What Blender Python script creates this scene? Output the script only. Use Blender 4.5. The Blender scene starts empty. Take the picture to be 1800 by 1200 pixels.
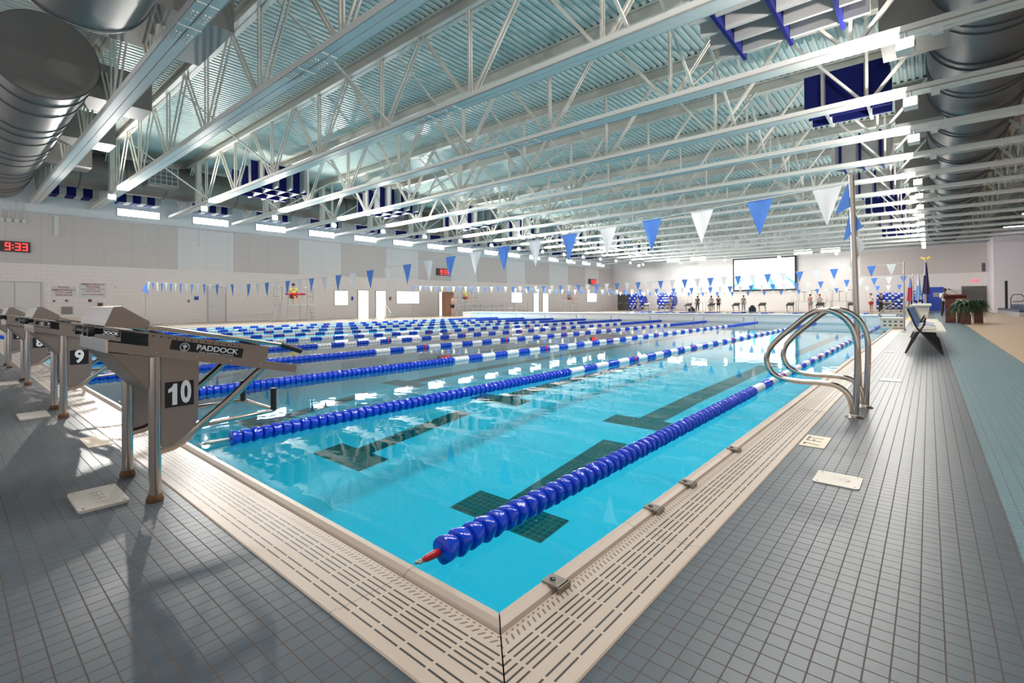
import bpy, bmesh, math, random
from mathutils import Vector, Matrix
random.seed(7)
PI = math.pi
S = bpy.context.scene
COL = S.collection

# ------------------------------------------------------------------ camera
cam_d = bpy.data.cameras.new('camera')
cam = bpy.data.objects.new('camera', cam_d); COL.objects.link(cam)
cam_d.sensor_width = 36.0; cam_d.sensor_fit = 'HORIZONTAL'
cam_d.lens = 855.8 / 1800 * 36
cam_d.shift_y = -(600 - 528.14) / 1800
cam_d.clip_start = 0.05; cam_d.clip_end = 300
yaw, pitch, roll = [math.radians(a) for a in (-40.5766, 0.3774, -0.3968)]
right = Vector((math.cos(yaw), -math.sin(yaw), 0)); fwd = Vector((math.sin(yaw), math.cos(yaw), 0)); up = Vector((0, 0, 1))
f2 = fwd * math.cos(pitch) + up * math.sin(pitch); u2 = up * math.cos(pitch) - fwd * math.sin(pitch)
r3 = right * math.cos(roll) + u2 * math.sin(roll); u3 = u2 * math.cos(roll) - right * math.sin(roll)
m = Matrix((r3, u3, -f2)).transposed().to_4x4(); m.translation = Vector((1.065, -1.168, 1.0))
cam.matrix_world = m
S.camera = cam

# ------------------------------------------------------------------ world, exposure
w = bpy.data.worlds.new('sky'); S.world = w; w.use_nodes = True
w.node_tree.nodes['Background'].inputs[0].default_value = (0.92, 0.93, 0.96, 1)
w.node_tree.nodes['Background'].inputs[1].default_value = 0.7
S.view_settings.view_transform = 'Standard'; S.view_settings.look = 'None'
S.view_settings.exposure = 0.36; S.view_settings.gamma = 1.0; S.view_settings.use_curve_mapping = False
S.cycles.max_bounces = 7; S.cycles.diffuse_bounces = 3; S.cycles.glossy_bounces = 3
S.cycles.transparent_max_bounces = 10; S.cycles.use_denoising = True
S.cycles.caustics_reflective = False; S.cycles.caustics_refractive = False
S.cycles.sample_clamp_indirect = 6.0

TY = [1.75, 3.95, 7.5] + [10.9 + 3.45 * i for i in range(14)]      # roof trusses along the hall
XW, YF, ZC = -32.5, 59.5, 8.8                                     # left wall, far wall, roof deck
UP_W, FLOOD_W, DOWN_W, DOWN_R = 220.0, 100.0, 260.0, 112.0

def area(name, loc, to, size, power, color=(1, .95, .88), sy=None):
    d = bpy.data.lights.new(name, 'AREA'); d.energy = power; d.color = color
    d.shape = 'RECTANGLE'; d.size = size; d.size_y = sy or size
    o = bpy.data.objects.new(name, d); COL.objects.link(o); o.location = loc
    o.rotation_euler = (Vector(to) - Vector(loc)).to_track_quat('-Z', 'Y').to_euler()
    return o

# ------------------------------------------------------------------ materials
def nt(name):
    mt = bpy.data.materials.new(name); mt.use_nodes = True
    return mt, mt.node_tree, mt.node_tree.nodes['Principled BSDF']
def mat(name, col, rough=.5, metal=0., emit=None, es=1., spec=None, noise=0., nscale=8., bump=0.):
    mt, t, b = nt(name)
    b.inputs['Base Color'].default_value = (*col, 1); b.inputs['Roughness'].default_value = rough
    b.inputs['Metallic'].default_value = metal
    if spec is not None: b.inputs['Specular IOR Level'].default_value = spec
    if emit: b.inputs['Emission Color'].default_value = (*emit, 1); b.inputs['Emission Strength'].default_value = es
    if noise or bump:
        tc = t.nodes.new('ShaderNodeTexCoord'); n = t.nodes.new('ShaderNodeTexNoise')
        n.inputs['Scale'].default_value = nscale; n.inputs['Detail'].default_value = 4
        t.links.new(tc.outputs['Object'], n.inputs['Vector'])
        if noise:
            mx = t.nodes.new('ShaderNodeMix'); mx.data_type = 'RGBA'
            mx.inputs[6].default_value = (*[c * (1 - noise) for c in col], 1)
            mx.inputs[7].default_value = (*[min(1, c * (1 + noise)) for c in col], 1)
            t.links.new(n.outputs['Fac'], mx.inputs[0]); t.links.new(mx.outputs[2], b.inputs['Base Color'])
        if bump:
            bp = t.nodes.new('ShaderNodeBump'); bp.inputs['Strength'].default_value = bump; bp.inputs['Distance'].default_value = .01
            t.links.new(n.outputs['Fac'], bp.inputs['Height']); t.links.new(bp.outputs[0], b.inputs['Normal'])
    return mt
class NG:                                   # tiny node-maths helper
    def __init__(s, t): s.t = t
    def m(s, op, a, b=None, c=None):
        n = s.t.nodes.new('ShaderNodeMath'); n.operation = op
        for i, v in enumerate((a, b, c)):
            if v is None: continue
            if isinstance(v, (int, float)): n.inputs[i].default_value = v
            else: s.t.links.new(v, n.inputs[i])
        return n.outputs[0]
    def mix(s, f, a, b):
        n = s.t.nodes.new('ShaderNodeMix'); n.data_type = 'RGBA'
        for i, v in ((0, f), (6, a), (7, b)):
            if isinstance(v, tuple): n.inputs[i].default_value = (*v, 1)
            elif isinstance(v, (int, float)): n.inputs[i].default_value = v
            else: s.t.links.new(v, n.inputs[i])
        return n.outputs[2]
    def xyz(s):
        g = s.t.nodes.new('ShaderNodeNewGeometry'); x = s.t.nodes.new('ShaderNodeSeparateXYZ')
        s.t.links.new(g.outputs['Position'], x.inputs[0]); return x.outputs
def tiles(name, pitch, colA, colB, grout, gw, rough=.35, zones=None):
    """mosaic deck tiles laid square to the pool; zones: list of (xmin, colour) bands"""
    mt, t, b = nt(name); g = NG(t); x, y, z = g.xyz()
    u = g.m('DIVIDE', x, pitch); v = g.m('DIVIDE', y, pitch)
    fu, fv = g.m('FRACT', u), g.m('FRACT', v)
    line = g.m('MAXIMUM', g.m('LESS_THAN', fu, gw), g.m('LESS_THAN', fv, gw))
    wn = t.nodes.new('ShaderNodeTexWhiteNoise'); wn.noise_dimensions = '2D'; cb = t.nodes.new('ShaderNodeCombineXYZ')
    t.links.new(g.m('FLOOR', u), cb.inputs[0]); t.links.new(g.m('FLOOR', v), cb.inputs[1]); t.links.new(cb.outputs[0], wn.inputs['Vector'])
    nz = t.nodes.new('ShaderNodeTexNoise'); nz.inputs['Scale'].default_value = .9; nz.inputs['Detail'].default_value = 3
    cb2 = t.nodes.new('ShaderNodeCombineXYZ'); t.links.new(x, cb2.inputs[0]); t.links.new(y, cb2.inputs[1]); t.links.new(cb2.outputs[0], nz.inputs['Vector'])
    f = g.m('ADD', g.m('MULTIPLY', wn.outputs['Value'], .6), g.m('MULTIPLY', nz.outputs['Fac'], .4))
    c = g.mix(f, colA, colB)
    c = g.mix(line, c, grout)
    t.links.new(c, b.inputs['Base Color'])
    r = g.m('ADD', rough, g.m('MULTIPLY', line, .4)); t.links.new(r, b.inputs['Roughness'])
    bp = t.nodes.new('ShaderNodeBump'); bp.inputs['Strength'].default_value = .35; bp.inputs['Distance'].default_value = .003
    t.links.new(g.m('SUBTRACT', 1.0, line), bp.inputs['Height']); t.links.new(bp.outputs[0], b.inputs['Normal'])
    return mt
def blocks(name, c1, c2, axis, sc=(.4, .2)):
    """painted block wall"""
    mt, t, b = nt(name); g = NG(t); x, y, z = g.xyz()
    cb = t.nodes.new('ShaderNodeCombineXYZ'); t.links.new(y if axis == 'y' else x, cb.inputs[0]); t.links.new(z, cb.inputs[1])
    br = t.nodes.new('ShaderNodeTexBrick'); t.links.new(cb.outputs[0], br.inputs['Vector'])
    br.inputs['Scale'].default_value = 1; br.inputs['Brick Width'].default_value = sc[0]; br.inputs['Row Height'].default_value = sc[1]
    br.inputs['Mortar Size'].default_value = .006
    br.inputs['Color1'].default_value = (*c1, 1); br.inputs['Color2'].default_value = (*c2, 1)
    br.inputs['Mortar'].default_value = (*[c * .82 for c in c1], 1)
    t.links.new(br.outputs['Color'], b.inputs['Base Color']); b.inputs['Roughness'].default_value = .6
    return mt
def perforated(name, c):
    mt, t, b = nt(name); g = NG(t); x, y, z = g.xyz()
    s = g.m('MAXIMUM', g.m('LESS_THAN', g.m('FRACT', g.m('DIVIDE', g.m('ADD', y, x), 1.22)), .012), g.m('LESS_THAN', g.m('FRACT', g.m('DIVIDE', z, .83)), .012))
    t.links.new(g.mix(s, c, tuple(k * .8 for k in c)), b.inputs['Base Color']); b.inputs['Roughness'].default_value = .8
    return mt
M = {}
M['deck'] = tiles('grey_blue_deck_tile', .0573, (.052, .072, .093), (.078, .094, .11), (.066, .052, .044), .075)
M['teal'] = tiles('teal_deck_tile', .0573, (.125, .215, .245), (.155, .25, .275), (.08, .09, .1), .07, .3)
M['tan'] = tiles('tan_deck_tile', .0573, (.50, .36, .24), (.56, .41, .28), (.36, .28, .2), .06, .35)
M['ltan'] = tiles('pale_deck_tile', .0573, (.47, .40, .32), (.52, .44, .36), (.36, .32, .27), .06, .3)
M['wall'] = blocks('white_block_wall', (.86, .78, .745), (.88, .80, .765), 'y')
M['wallf'] = blocks('white_block_wall_far', (.84, .79, .77), (.86, .81, .785), 'x')
M['wallup'] = mat('white_upper_wall', (.82, .84, .84), .6)
M['pan_d'] = perforated('grey_acoustic_panel', (.66, .595, .57)); M['pan_l'] = perforated('light_acoustic_panel', (.80, .775, .765))
M['lav'] = blocks('lavender_wall', (.74, .68, .73), (.76, .70, .75), 'x')
M['white_steel'] = mat('white_painted_steel', (.78, .76, .72), .4)
M['web_steel'] = mat('cream_painted_steel', (.72, .69, .63), .5)
M['decking'] = mat('roof_decking', (.66, .76, .73), .42)
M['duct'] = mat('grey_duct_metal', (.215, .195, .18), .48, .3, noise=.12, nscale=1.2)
M['ductd'] = mat('shaded_duct_metal', (.085, .09, .10), .45, .3, noise=.12, nscale=1.2)  # darker copy of the duct metal, the dim right side put into its colour
M['ductb'] = mat('duct_band', (.12, .12, .125), .5, .3)
M['ductbox'] = mat('duct_box_grey', (.25, .235, .22), .5, .1)
M['grille'] = mat('dark_grille', (.10, .10, .11), .5)
M['baf_b'] = mat('blue_baffle_fabric', (.008, .012, .13), .8, spec=.2)
M['baf_g'] = mat('grey_baffle_fabric', (.50, .49, .48), .85, spec=.2)
M['steel'] = mat('brushed_stainless', (.50, .44, .39), .20, 1.0, noise=.1, nscale=3)
M['steelp'] = mat('stainless_sheet', (.34, .295, .265), .30, .85, noise=.08, nscale=4)
M['chrome'] = mat('polished_stainless', (.56, .50, .43), .14, 1.)
M['shiny'] = mat('bright_steel_face', (.80, .78, .76), .16, .9)
M['rust'] = mat('rusty_flange', (.13, .06, .025), .8, .2, noise=.4, nscale=60)
M['black'] = mat('black_rubber', (.012, .012, .014), .5)
M['blacksign'] = mat('black_sign', (.008, .008, .01), .35)
M['white'] = mat('white_plastic', (.80, .80, .82), .35)
M['signw'] = mat('white_lettering', (.75, .77, .8), .5)
M['rope_b'] = mat('blue_float_plastic', (.005, .055, .62), .12, spec=.7)
M['rope_w'] = mat('white_float_plastic', (.82, .83, .88), .2)
M['rope_r'] = mat('red_float_plastic', (.55, .02, .06), .25)
M['red'] = mat('red_plastic', (.45, .01, .02), .35)
M['pen_b'] = mat('blue_pennant_fabric', (.10, .27, .78), .7); M['pen_w'] = mat('white_pennant_fabric', (.93, .93, .93), .7)
M['cord'] = mat('white_cord', (.75, .75, .75), .7)
M['lamp'] = mat('lamp_glass', (1, 1, 1), .3, emit=(1, .93, .80), es=28)
M['tube'] = mat('fluorescent_tube', (1, 1, 1), .3, emit=(.93, .95, 1), es=6)
M['window'] = mat('window_daylight', (.9, .95, 1), .2, emit=(.86, .94, 1), es=14)
M['window2'] = mat('window_room_light', (.9, .95, 1), .2, emit=(1, .98, .94), es=1.5)
M['frame'] = mat('window_frame', (.70, .70, .69), .5)
M['door_w'] = mat('pale_door', (.74, .70, .67), .5); M['door_g'] = mat('dark_grey_door', (.115, .11, .10), .5)
M['doorframe'] = mat('door_frame_paint', (.58, .55, .52), .5)
M['signred'] = mat('red_lettering', (.30, .012, .02), .6); M['signpanel'] = mat('pale_sign', (.70, .70, .69), .5)
M['led'] = mat('red_led', (.8, .02, .02), .4, emit=(1, .04, .04), es=2.2); M['ledbox'] = mat('scoreboard_case', (.075, .04, .04), .5)
M['ledrefl'] = mat('clock_face_dark_red', (.22, .03, .03), .5)
M['exit'] = mat('exit_sign_red', (.8, .05, .1), .4, emit=(1, .12, .2), es=.7)
M['grip'] = M['black']
M['plate'] = mat('cream_cover_plate', (.62, .57, .50), .4, noise=.06, nscale=20)
M['marker'] = mat('tan_marker_tile', (.66, .56, .43), .45)
M['navy'] = mat('navy_chair_fabric', (.10, .20, .42), .6); M['bench'] = mat('cream_plastic', (.74, .70, .60), .45)
M['bluebin'] = mat('royal_blue_plastic', (.012, .05, .40), .4)
M['wood'] = mat('dark_cherry_wood', (.10, .018, .012), .35, noise=.3, nscale=6)
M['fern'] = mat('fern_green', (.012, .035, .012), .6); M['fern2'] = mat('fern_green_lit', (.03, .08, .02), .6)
M['flagn'] = mat('navy_purple_flag', (.04, .02, .08), .8); M['flagr'] = mat('red_flag', (.45, .03, .06), .8); M['flagc'] = mat('pale_blue_flag', (.2, .36, .65), .8)
M['gold'] = mat('gold_metal', (.75, .55, .12), .35, .6)
M['bleach'] = mat('blue_grey_bleacher', (.045, .06, .11), .5)
M['alu'] = mat('aluminium_bench', (.45, .46, .46), .35, .6)
M['skin'] = mat('skin', (.50, .28, .19), .55); M['skin2'] = mat('dark_skin', (.20, .10, .065), .55)
M['hair'] = mat('dark_hair', (.025, .018, .014), .7); M['hair2'] = mat('brown_hair', (.16, .08, .04), .7)
M['c_yel'] = mat('yellow_shirt', (.75, .80, .08), .8); M['c_red'] = mat('red_shorts', (.50, .02, .03), .8)
M['c_navy'] = mat('navy_clothes', (.02, .03, .07), .8); M['c_white'] = mat('white_shirt', (.72, .70, .72), .8); M['c_black'] = mat('black_clothes', (.02, .02, .022), .8)
M['c_grey'] = mat('grey_shirt', (.30, .31, .33), .8)
M['bulk'] = mat('bulkhead_white', (.76, .76, .77), .4); M['bulkd'] = mat('bulkhead_recess', (.50, .50, .50), .6)
M['brick'] = mat('tan_brown_cover', (.28, .14, .08), .7)
M['brass'] = mat('bracket_steel', (.33, .29, .24), .35, .8, noise=.3, nscale=50)

# pool floor: pale tile seen as turquoise through the water; gridded
def pool_tile(name, c, grout, p=.05, gw=.07):
    mt, t, b = nt(name); g = NG(t); x, y, z = g.xyz()
    l = g.m('MAXIMUM', g.m('LESS_THAN', g.m('FRACT', g.m('DIVIDE', x, p)), gw), g.m('LESS_THAN', g.m('FRACT', g.m('DIVIDE', y, p)), gw))
    t.links.new(g.mix(l, c, grout), b.inputs['Base Color']); b.inputs['Roughness'].default_value = .5
    return mt
M['basin'] = mat('pool_plaster', (.78, .88, .95), .6, noise=.03, nscale=.6)
M['mark'] = pool_tile('dark_green_lane_tile', (.03, .065, .06), (.30, .34, .16), .058, .10)
# water
def water():
    mt, t, b = nt('pool_water'); t.nodes.remove(b); out = t.nodes['Material Output']
    tr = t.nodes.new('ShaderNodeBsdfTransparent'); tr.inputs[0].default_value = (.16, .80, .93, 1)
    gl = t.nodes.new('ShaderNodeBsdfGlossy'); gl.inputs['Roughness'].default_value = .015; gl.inputs[0].default_value = (1, 1, 1, 1)
    fr = t.nodes.new('ShaderNodeFresnel'); fr.inputs['IOR'].default_value = 1.25
    mx = t.nodes.new('ShaderNodeMixShader'); g = NG(t); x, y, z = g.xyz()
    cb = t.nodes.new('ShaderNodeCombineXYZ'); t.links.new(x, cb.inputs[0]); t.links.new(y, cb.inputs[1])
    n1 = t.nodes.new('ShaderNodeTexNoise'); n1.inputs['Scale'].default_value = 2.2; n1.inputs['Detail'].default_value = 2
    n2 = t.nodes.new('ShaderNodeTexNoise'); n2.inputs['Scale'].default_value = 11; n2.inputs['Detail'].default_value = 1
    t.links.new(cb.outputs[0], n1.inputs['Vector']); t.links.new(cb.outputs[0], n2.inputs['Vector'])
    h = g.m('ADD', g.m('MULTIPLY', n1.outputs['Fac'], .45), g.m('MULTIPLY', n2.outputs['Fac'], .07))
    bp = t.nodes.new('ShaderNodeBump'); bp.inputs['Strength'].default_value = 1; bp.inputs['Distance'].default_value = .0035
    t.links.new(h, bp.inputs['Height']); t.links.new(bp.outputs[0], gl.inputs['Normal']); t.links.new(bp.outputs[0], fr.inputs['Normal'])
    t.links.new(fr.outputs[0], mx.inputs[0]); t.links.new(tr.outputs[0], mx.inputs[1]); t.links.new(gl.outputs[0], mx.inputs[2])
    t.links.new(mx.outputs[0], out.inputs['Surface']); return mt
M['water'] = water()
# gutter grating: dark open slots, u = distance from the water edge, v = along it
def gutter(name, axis):
    mt, t, b = nt(name); g = NG(t); x, y, z = g.xyz()
    u, v = (x, y) if axis == 'x' else (g.m('MULTIPLY', y, -1.0), x)
    dark = None
    dash = g.m('GREATER_THAN', g.m('FRACT', g.m('DIVIDE', v, .128)), .09)
    for c in (.139, .162, .185, .207, .230, .275, .303):
        s = g.m('LESS_THAN', g.m('ABSOLUTE', g.m('SUBTRACT', u, c)), .0034)
        dark = s if dark is None else g.m('MAXIMUM', dark, s)
    dark = g.m('MULTIPLY', dark, dash)
    dv = g.m('FRACT', g.m('DIVIDE', g.m('ADD', v, g.m('MULTIPLY', u, .55)), .026))
    di = g.m('MULTIPLY', g.m('LESS_THAN', dv, .3), g.m('LESS_THAN', g.m('ABSOLUTE', g.m('SUBTRACT', u, .105)), .011))
    di2 = g.m('MULTIPLY', g.m('LESS_THAN', g.m('ABSOLUTE', g.m('SUBTRACT', dv, .6)), .15), g.m('LESS_THAN', g.m('ABSOLUTE', g.m('SUBTRACT', u, .083)), .0035))
    dark = g.m('MAXIMUM', dark, g.m('MULTIPLY', g.m('MAXIMUM', di, di2), .75))
    seam = g.m('LESS_THAN', g.m('FRACT', g.m('DIVIDE', g.m('ADD', v, .42), 1.25)), .003)
    dark = g.m('MAXIMUM', dark, g.m('MULTIPLY', seam, .6))
    nz = t.nodes.new('ShaderNodeTexNoise'); nz.inputs['Scale'].default_value = 6
    base = g.mix(nz.outputs['Fac'], (.47, .38, .315), (.54, .44, .365))
    t.links.new(g.mix(dark, base, (.025, .02, .016)), b.inputs['Base Color']); b.inputs['Roughness'].default_value = .38
    bp = t.nodes.new('ShaderNodeBump'); bp.inputs['Strength'].default_value = .6; bp.inputs['Distance'].default_value = .006
    t.links.new(g.m('SUBTRACT', 1.0, dark), bp.inputs['Height']); t.links.new(bp.outputs[0], b.inputs['Normal'])
    return mt
M['gutx'] = gutter('gutter_grating_side', 'x'); M['guty'] = gutter('gutter_grating_end', 'y')

# ------------------------------------------------------------------ mesh building
class MB:
    def __init__(s): s.v = []; s.f = []; s.mi = []; s.mats = []; s.cur = 0; s.flat = False
    def use(s, mt):
        if mt not in s.mats: s.mats.append(mt)
        s.cur = s.mats.index(mt); return s
    def add(s, vs, fs):
        o = len(s.v); s.v += [tuple(p) for p in vs]; s.f += [tuple(o + i for i in f) for f in fs]; s.mi += [s.cur] * len(fs); return s
    def box(s, x0, x1, y0, y1, z0, z1):
        vs = [(x, y, z) for z in (z0, z1) for y in (y0, y1) for x in (x0, x1)]
        return s.add(vs, [(0, 2, 3, 1), (4, 5, 7, 6), (0, 1, 5, 4), (2, 6, 7, 3), (0, 4, 6, 2), (1, 3, 7, 5)])
    def prism(s, poly, axis, a, b):
        """poly: list of 2D points; extruded along axis from a to b. axis 'x': pts (y,z); 'y': (x,z); 'z': (x,y)"""
        def P(p, t): return {'x': (t, p[0], p[1]), 'y': (p[0], t, p[1]), 'z': (p[0], p[1], t)}[axis]
        n = len(poly); vs = [P(p, a) for p in poly] + [P(p, b) for p in poly]
        fs = [tuple(range(n))[::-1], tuple(range(n, 2 * n))] + [(i, (i + 1) % n, n + (i + 1) % n, n + i) for i in range(n)]
        return s.add(vs, fs)
    def tube(s, pts, r, seg=10, caps=True, rs=None):
        pts = [Vector(p) for p in pts]; n = len(pts); o = []; prev = None
        for i, p in enumerate(pts):
            d = ((pts[min(i + 1, n - 1)] - p).normalized() + (p - pts[max(i - 1, 0)]).normalized())
            d = d.normalized() if d.length > 1e-6 else Vector((0, 0, 1))
            if prev is None:
                a = Vector((0, 0, 1)) if abs(d.z) < .9 else Vector((1, 0, 0)); u = d.cross(a).normalized()
            else: u = (prev - d * prev.dot(d)).normalized()
            prev = u; v = d.cross(u); rr = rs[i] if rs else r
            o.append([p + (u * math.cos(2 * PI * k / seg) + v * math.sin(2 * PI * k / seg)) * rr for k in range(seg)])
        vs = [q for ring in o for q in ring]; fs = []
        for i in range(n - 1):
            for k in range(seg):
                fs.append((i * seg + k, i * seg + (k + 1) % seg, (i + 1) * seg + (k + 1) % seg, (i + 1) * seg + k))
        if caps: fs += [tuple(range(seg))[::-1], tuple(range((n - 1) * seg, n * seg))]
        return s.add(vs, fs)
    def bar(s, a, b, w, h=None):
        """rectangular bar between two points"""
        a, b = Vector(a), Vector(b); d = (b - a).normalized(); h = h or w
        up_ = Vector((0, 1, 0)) if abs(d.y) < .9 else Vector((0, 0, 1))
        u = d.cross(up_).normalized() * (w / 2); v = d.cross(u).normalized() * (h / 2)
        vs = [p + i * u + j * v for p in (a, b) for i, j in ((-1, -1), (1, -1), (1, 1), (-1, 1))]
        return s.add(vs, [(0, 3, 2, 1), (4, 5, 6, 7), (0, 1, 5, 4), (1, 2, 6, 5), (2, 3, 7, 6), (3, 0, 4, 7)])
    def lathe(s, prof, c=(0, 0, 0), seg=16, axis='z'):
        def P(r, h, t):
            q = {'z': (r * math.cos(t), r * math.sin(t), h), 'y': (r * math.cos(t), h, r * math.sin(t)), 'x': (h, r * math.cos(t), r * math.sin(t))}[axis]
            return (q[0] + c[0], q[1] + c[1], q[2] + c[2])
        vs = [P(r, h, 2 * PI * k / seg) for r, h in prof for k in range(seg)]; n = len(prof)
        fs = [(i * seg + k, i * seg + (k + 1) % seg, (i + 1) * seg + (k + 1) % seg, (i + 1) * seg + k) for i in range(n - 1) for k in range(seg)]
        fs += [tuple(range(seg))[::-1], tuple(range((n - 1) * seg, n * seg))]
        return s.add(vs, fs)
    def ball(s, c, r, seg=10, rings=7, sq=(1, 1, 1)):
        prof = [(math.sin(PI * i / rings) * r, -math.cos(PI * i / rings) * r) for i in range(rings + 1)]
        prof[0] = (r * .02, -r); prof[-1] = (r * .02, r)
        o = len(s.v); s.lathe(prof, (0, 0, 0), seg)
        for i in range(o, len(s.v)):
            p = s.v[i]; s.v[i] = (p[0] * sq[0] + c[0], p[1] * sq[1] + c[1], p[2] * sq[2] + c[2])
        return s
    def mesh(s, name, mt=None, smooth=False, bevel=False):
        me = bpy.data.meshes.new(name); me.from_pydata(s.v, [], s.f)
        if s.mats:
            for q in s.mats: me.materials.append(q)
            me.polygons.foreach_set('material_index', s.mi)
        elif mt: me.materials.append(mt)
        if len(s.f) > 2 and not s.flat:
            bm = bmesh.new(); bm.from_mesh(me); bmesh.ops.recalc_face_normals(bm, faces=bm.faces); bm.to_mesh(me); bm.free()
        if smooth:
            me.polygons.foreach_set('use_smooth', [True] * len(me.polygons))
            try: me.set_sharp_from_angle(angle=math.radians(38))
            except Exception: pass
        me.update(); return me
    def build(s, name, mt=None, parent=None, smooth=False, loc=None):
        return link(name, s.mesh(name, mt, smooth), parent, loc)
def link(name, me, parent=None, loc=None, rz=0):
    o = bpy.data.objects.new(name, me); COL.objects.link(o)
    if parent: o.parent = parent
    if loc: o.location = loc
    if rz: o.rotation_euler[2] = rz
    return o
def tag(o, label=None, cat=None, group=None, kind=None):
    if label: o['label'] = label
    if cat: o['category'] = cat
    if group: o['group'] = group
    if kind: o['kind'] = kind
    return o
def thing(name, label, cat, loc=(0, 0, 0), rz=0, group=None):
    o = bpy.data.objects.new(name, None); COL.objects.link(o); o.location = loc; o.rotation_euler[2] = rz
    o.empty_display_size = .1
    return tag(o, label, cat, group)
def copy_tree(o, parent=None, skip=()):
    c = o.copy(); COL.objects.link(c)
    if parent: c.parent = parent
    for ch in list(KIDS.get(o.name, ())) or list(o.children):
        if ch.name.split('.')[0] in skip: continue
        copy_tree(ch, c)
    return c
KIDS = {}
def struct(name, mb, mt=None, smooth=False, label=None, parent=None):
    o = mb.build(name, mt, parent, smooth) if isinstance(mb, MB) else mb
    if parent is None: tag(o, label, None, None, 'structure')
    return o
ORD = ['nearest', 'second', 'third', 'fourth', 'fifth', 'sixth', 'seventh', 'eighth', 'ninth', 'tenth', 'eleventh', 'twelfth', 'thirteenth', 'fourteenth', 'fifteenth', 'sixteenth', 'seventeenth', 'eighteenth']

def text_mesh(body, size, name, mt, depth=.001, sx=1.0, align='CENTER', spacing=1.0, bold=0.0):
    cu = bpy.data.curves.new('t', 'FONT'); cu.body = body; cu.size = size; cu.align_x = align; cu.align_y = 'CENTER'
    cu.extrude = depth; cu.space_character = spacing; cu.resolution_u = 3; cu.offset = bold
    o = bpy.data.objects.new('t', cu); COL.objects.link(o)
    bpy.context.view_layer.update()
    me = bpy.data.meshes.new_from_object(o.evaluated_get(bpy.context.evaluated_depsgraph_get()))
    bpy.data.objects.remove(o); bpy.data.curves.remove(cu)
    me.name = name; me.materials.clear(); me.materials.append(mt)
    for v in me.vertices: v.co.x *= sx
    return me
def text(body, size, name, mt, loc, xdir, ydir, parent, depth=.001, sx=1.0, spacing=1.0, bold=0.0):
    """text laid in the plane of xdir (reading direction) and ydir (up)"""
    me = text_mesh(body, size, name, mt, depth, sx, 'CENTER', spacing, bold)
    x = Vector(xdir).normalized(); y = Vector(ydir).normalized(); z = x.cross(y)
    R = Matrix((x, y, z)).transposed().to_4x4(); R.translation = Vector(loc)
    me.transform(R); return link(name, me, parent)
# ------------------------------------------------------------------ floor, pool basin, water
PX0, PY1 = -25.3, 51.0                                            # pool: x from PX0 to 0, y from 0 to PY1
BK0, BK1 = 24.9, 26.0                                             # bulkhead
GW = .355
f = MB().use(M['deck'])
f.box(XW, 13, -6, -GW, -.3, 0); f.box(GW, 1.33, -GW, YF, -.3, 0)
f.use(M['teal']).box(1.33, 2.2, -GW, YF, -.3, 0)
f.use(M['tan']).box(2.2, 13, -GW, YF, -.3, 0)
f.use(M['ltan']).box(XW, PX0 - GW, -GW, YF, -.3, 0); f.box(PX0 - GW, GW, PY1 + GW, YF, -.3, 0)
struct('floor', f, label='tiled pool deck in grey blue, teal and tan')
def depth(y):
    T = [(-1, -1.0), (0, -.95), (2.1, -.76), (3.8, -.58), (4.6, -.51), (6.3, -.46), (10, -.42), (20, -.38), (60, -.36)]
    for (a, za), (b, zb) in zip(T, T[1:]):
        if y <= b: return za + (zb - za) * (y - a) / (b - a)
    return T[-1][1]
b = MB().use(M['basin']); ys = [0, 1, 2.1, 3, 3.8, 4.6, 6.3, 10, 20, 51]
vs = []; fs = []
for y in ys: vs += [(PX0, y, depth(y)), (0, y, depth(y))]
fs = [(2 * i, 2 * i + 1, 2 * i + 3, 2 * i + 2) for i in range(len(ys) - 1)]
b.add(vs, fs)
for x in (PX0, 0):
    for y0, y1 in zip(ys, ys[1:]):
        b.add([(x, y0, depth(y0)), (x, y1, depth(y1)), (x, y1, -.005), (x, y0, -.005)], [(0, 1, 2, 3)])
for y in (0, PY1): b.add([(PX0, y, depth(y)), (0, y, depth(y)), (0, y, -.005), (PX0, y, -.005)], [(0, 1, 2, 3)])
me = bpy.data.meshes.new('pool_basin'); me.from_pydata(b.v, [], b.f); me.materials.append(M['basin'])
basin = link('pool_basin', me); tag(basin, 'pale turquoise looking pool basin under the water', None, None, 'structure')
# lane markings on the floor: a cross bar, a short line, a gap, then a cross bar and the long line
LX = [-1.66 - 2.45 * i for i in range(10)]
def strip(mb, x0, x1, y0, y1):
    n = max(1, int((y1 - y0) / .5)); 
    for i in range(n):
        a, c = y0 + (y1 - y0) * i / n, y0 + (y1 - y0) * (i + 1) / n
        za, zc = depth(a) + .006, depth(c) + .006
        mb.add([(x0, a, za), (x1, a, za), (x1, c, zc), (x0, c, zc)], [(0, 1, 2, 3)])
for i, x in enumerate(LX):
    k = MB().use(M['mark']); k.flat = True
    strip(k, x - .50, x + .50, 1.74, 2.12); strip(k, x - .15, x + .15, 2.12, 3.8)
    strip(k, x - .50, x + .50, 4.38, 4.74); strip(k, x - .16, x + .16, 4.74, 22.9); strip(k, x - .5, x + .5, 22.9, 23.2)
    k.build('lane_marking', None, basin)
wm = MB(); wm.add([(PX0, 0, -.012), (0, 0, -.012), (0, BK0, -.012), (PX0, BK0, -.012)], [(0, 1, 2, 3)])
o = wm.build('pool_water', M['water']); tag(o, 'clear turquoise water of the near pool', 'water', None, 'stuff')
wm = MB(); wm.add([(PX0, BK1, -.012), (0, BK1, -.012), (0, PY1, -.012), (PX0, PY1, -.012)], [(0, 1, 2, 3)])
o = wm.build('pool_water', M['water']); tag(o, 'turquoise water beyond the white bulkhead', 'water', None, 'stuff')
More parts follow.
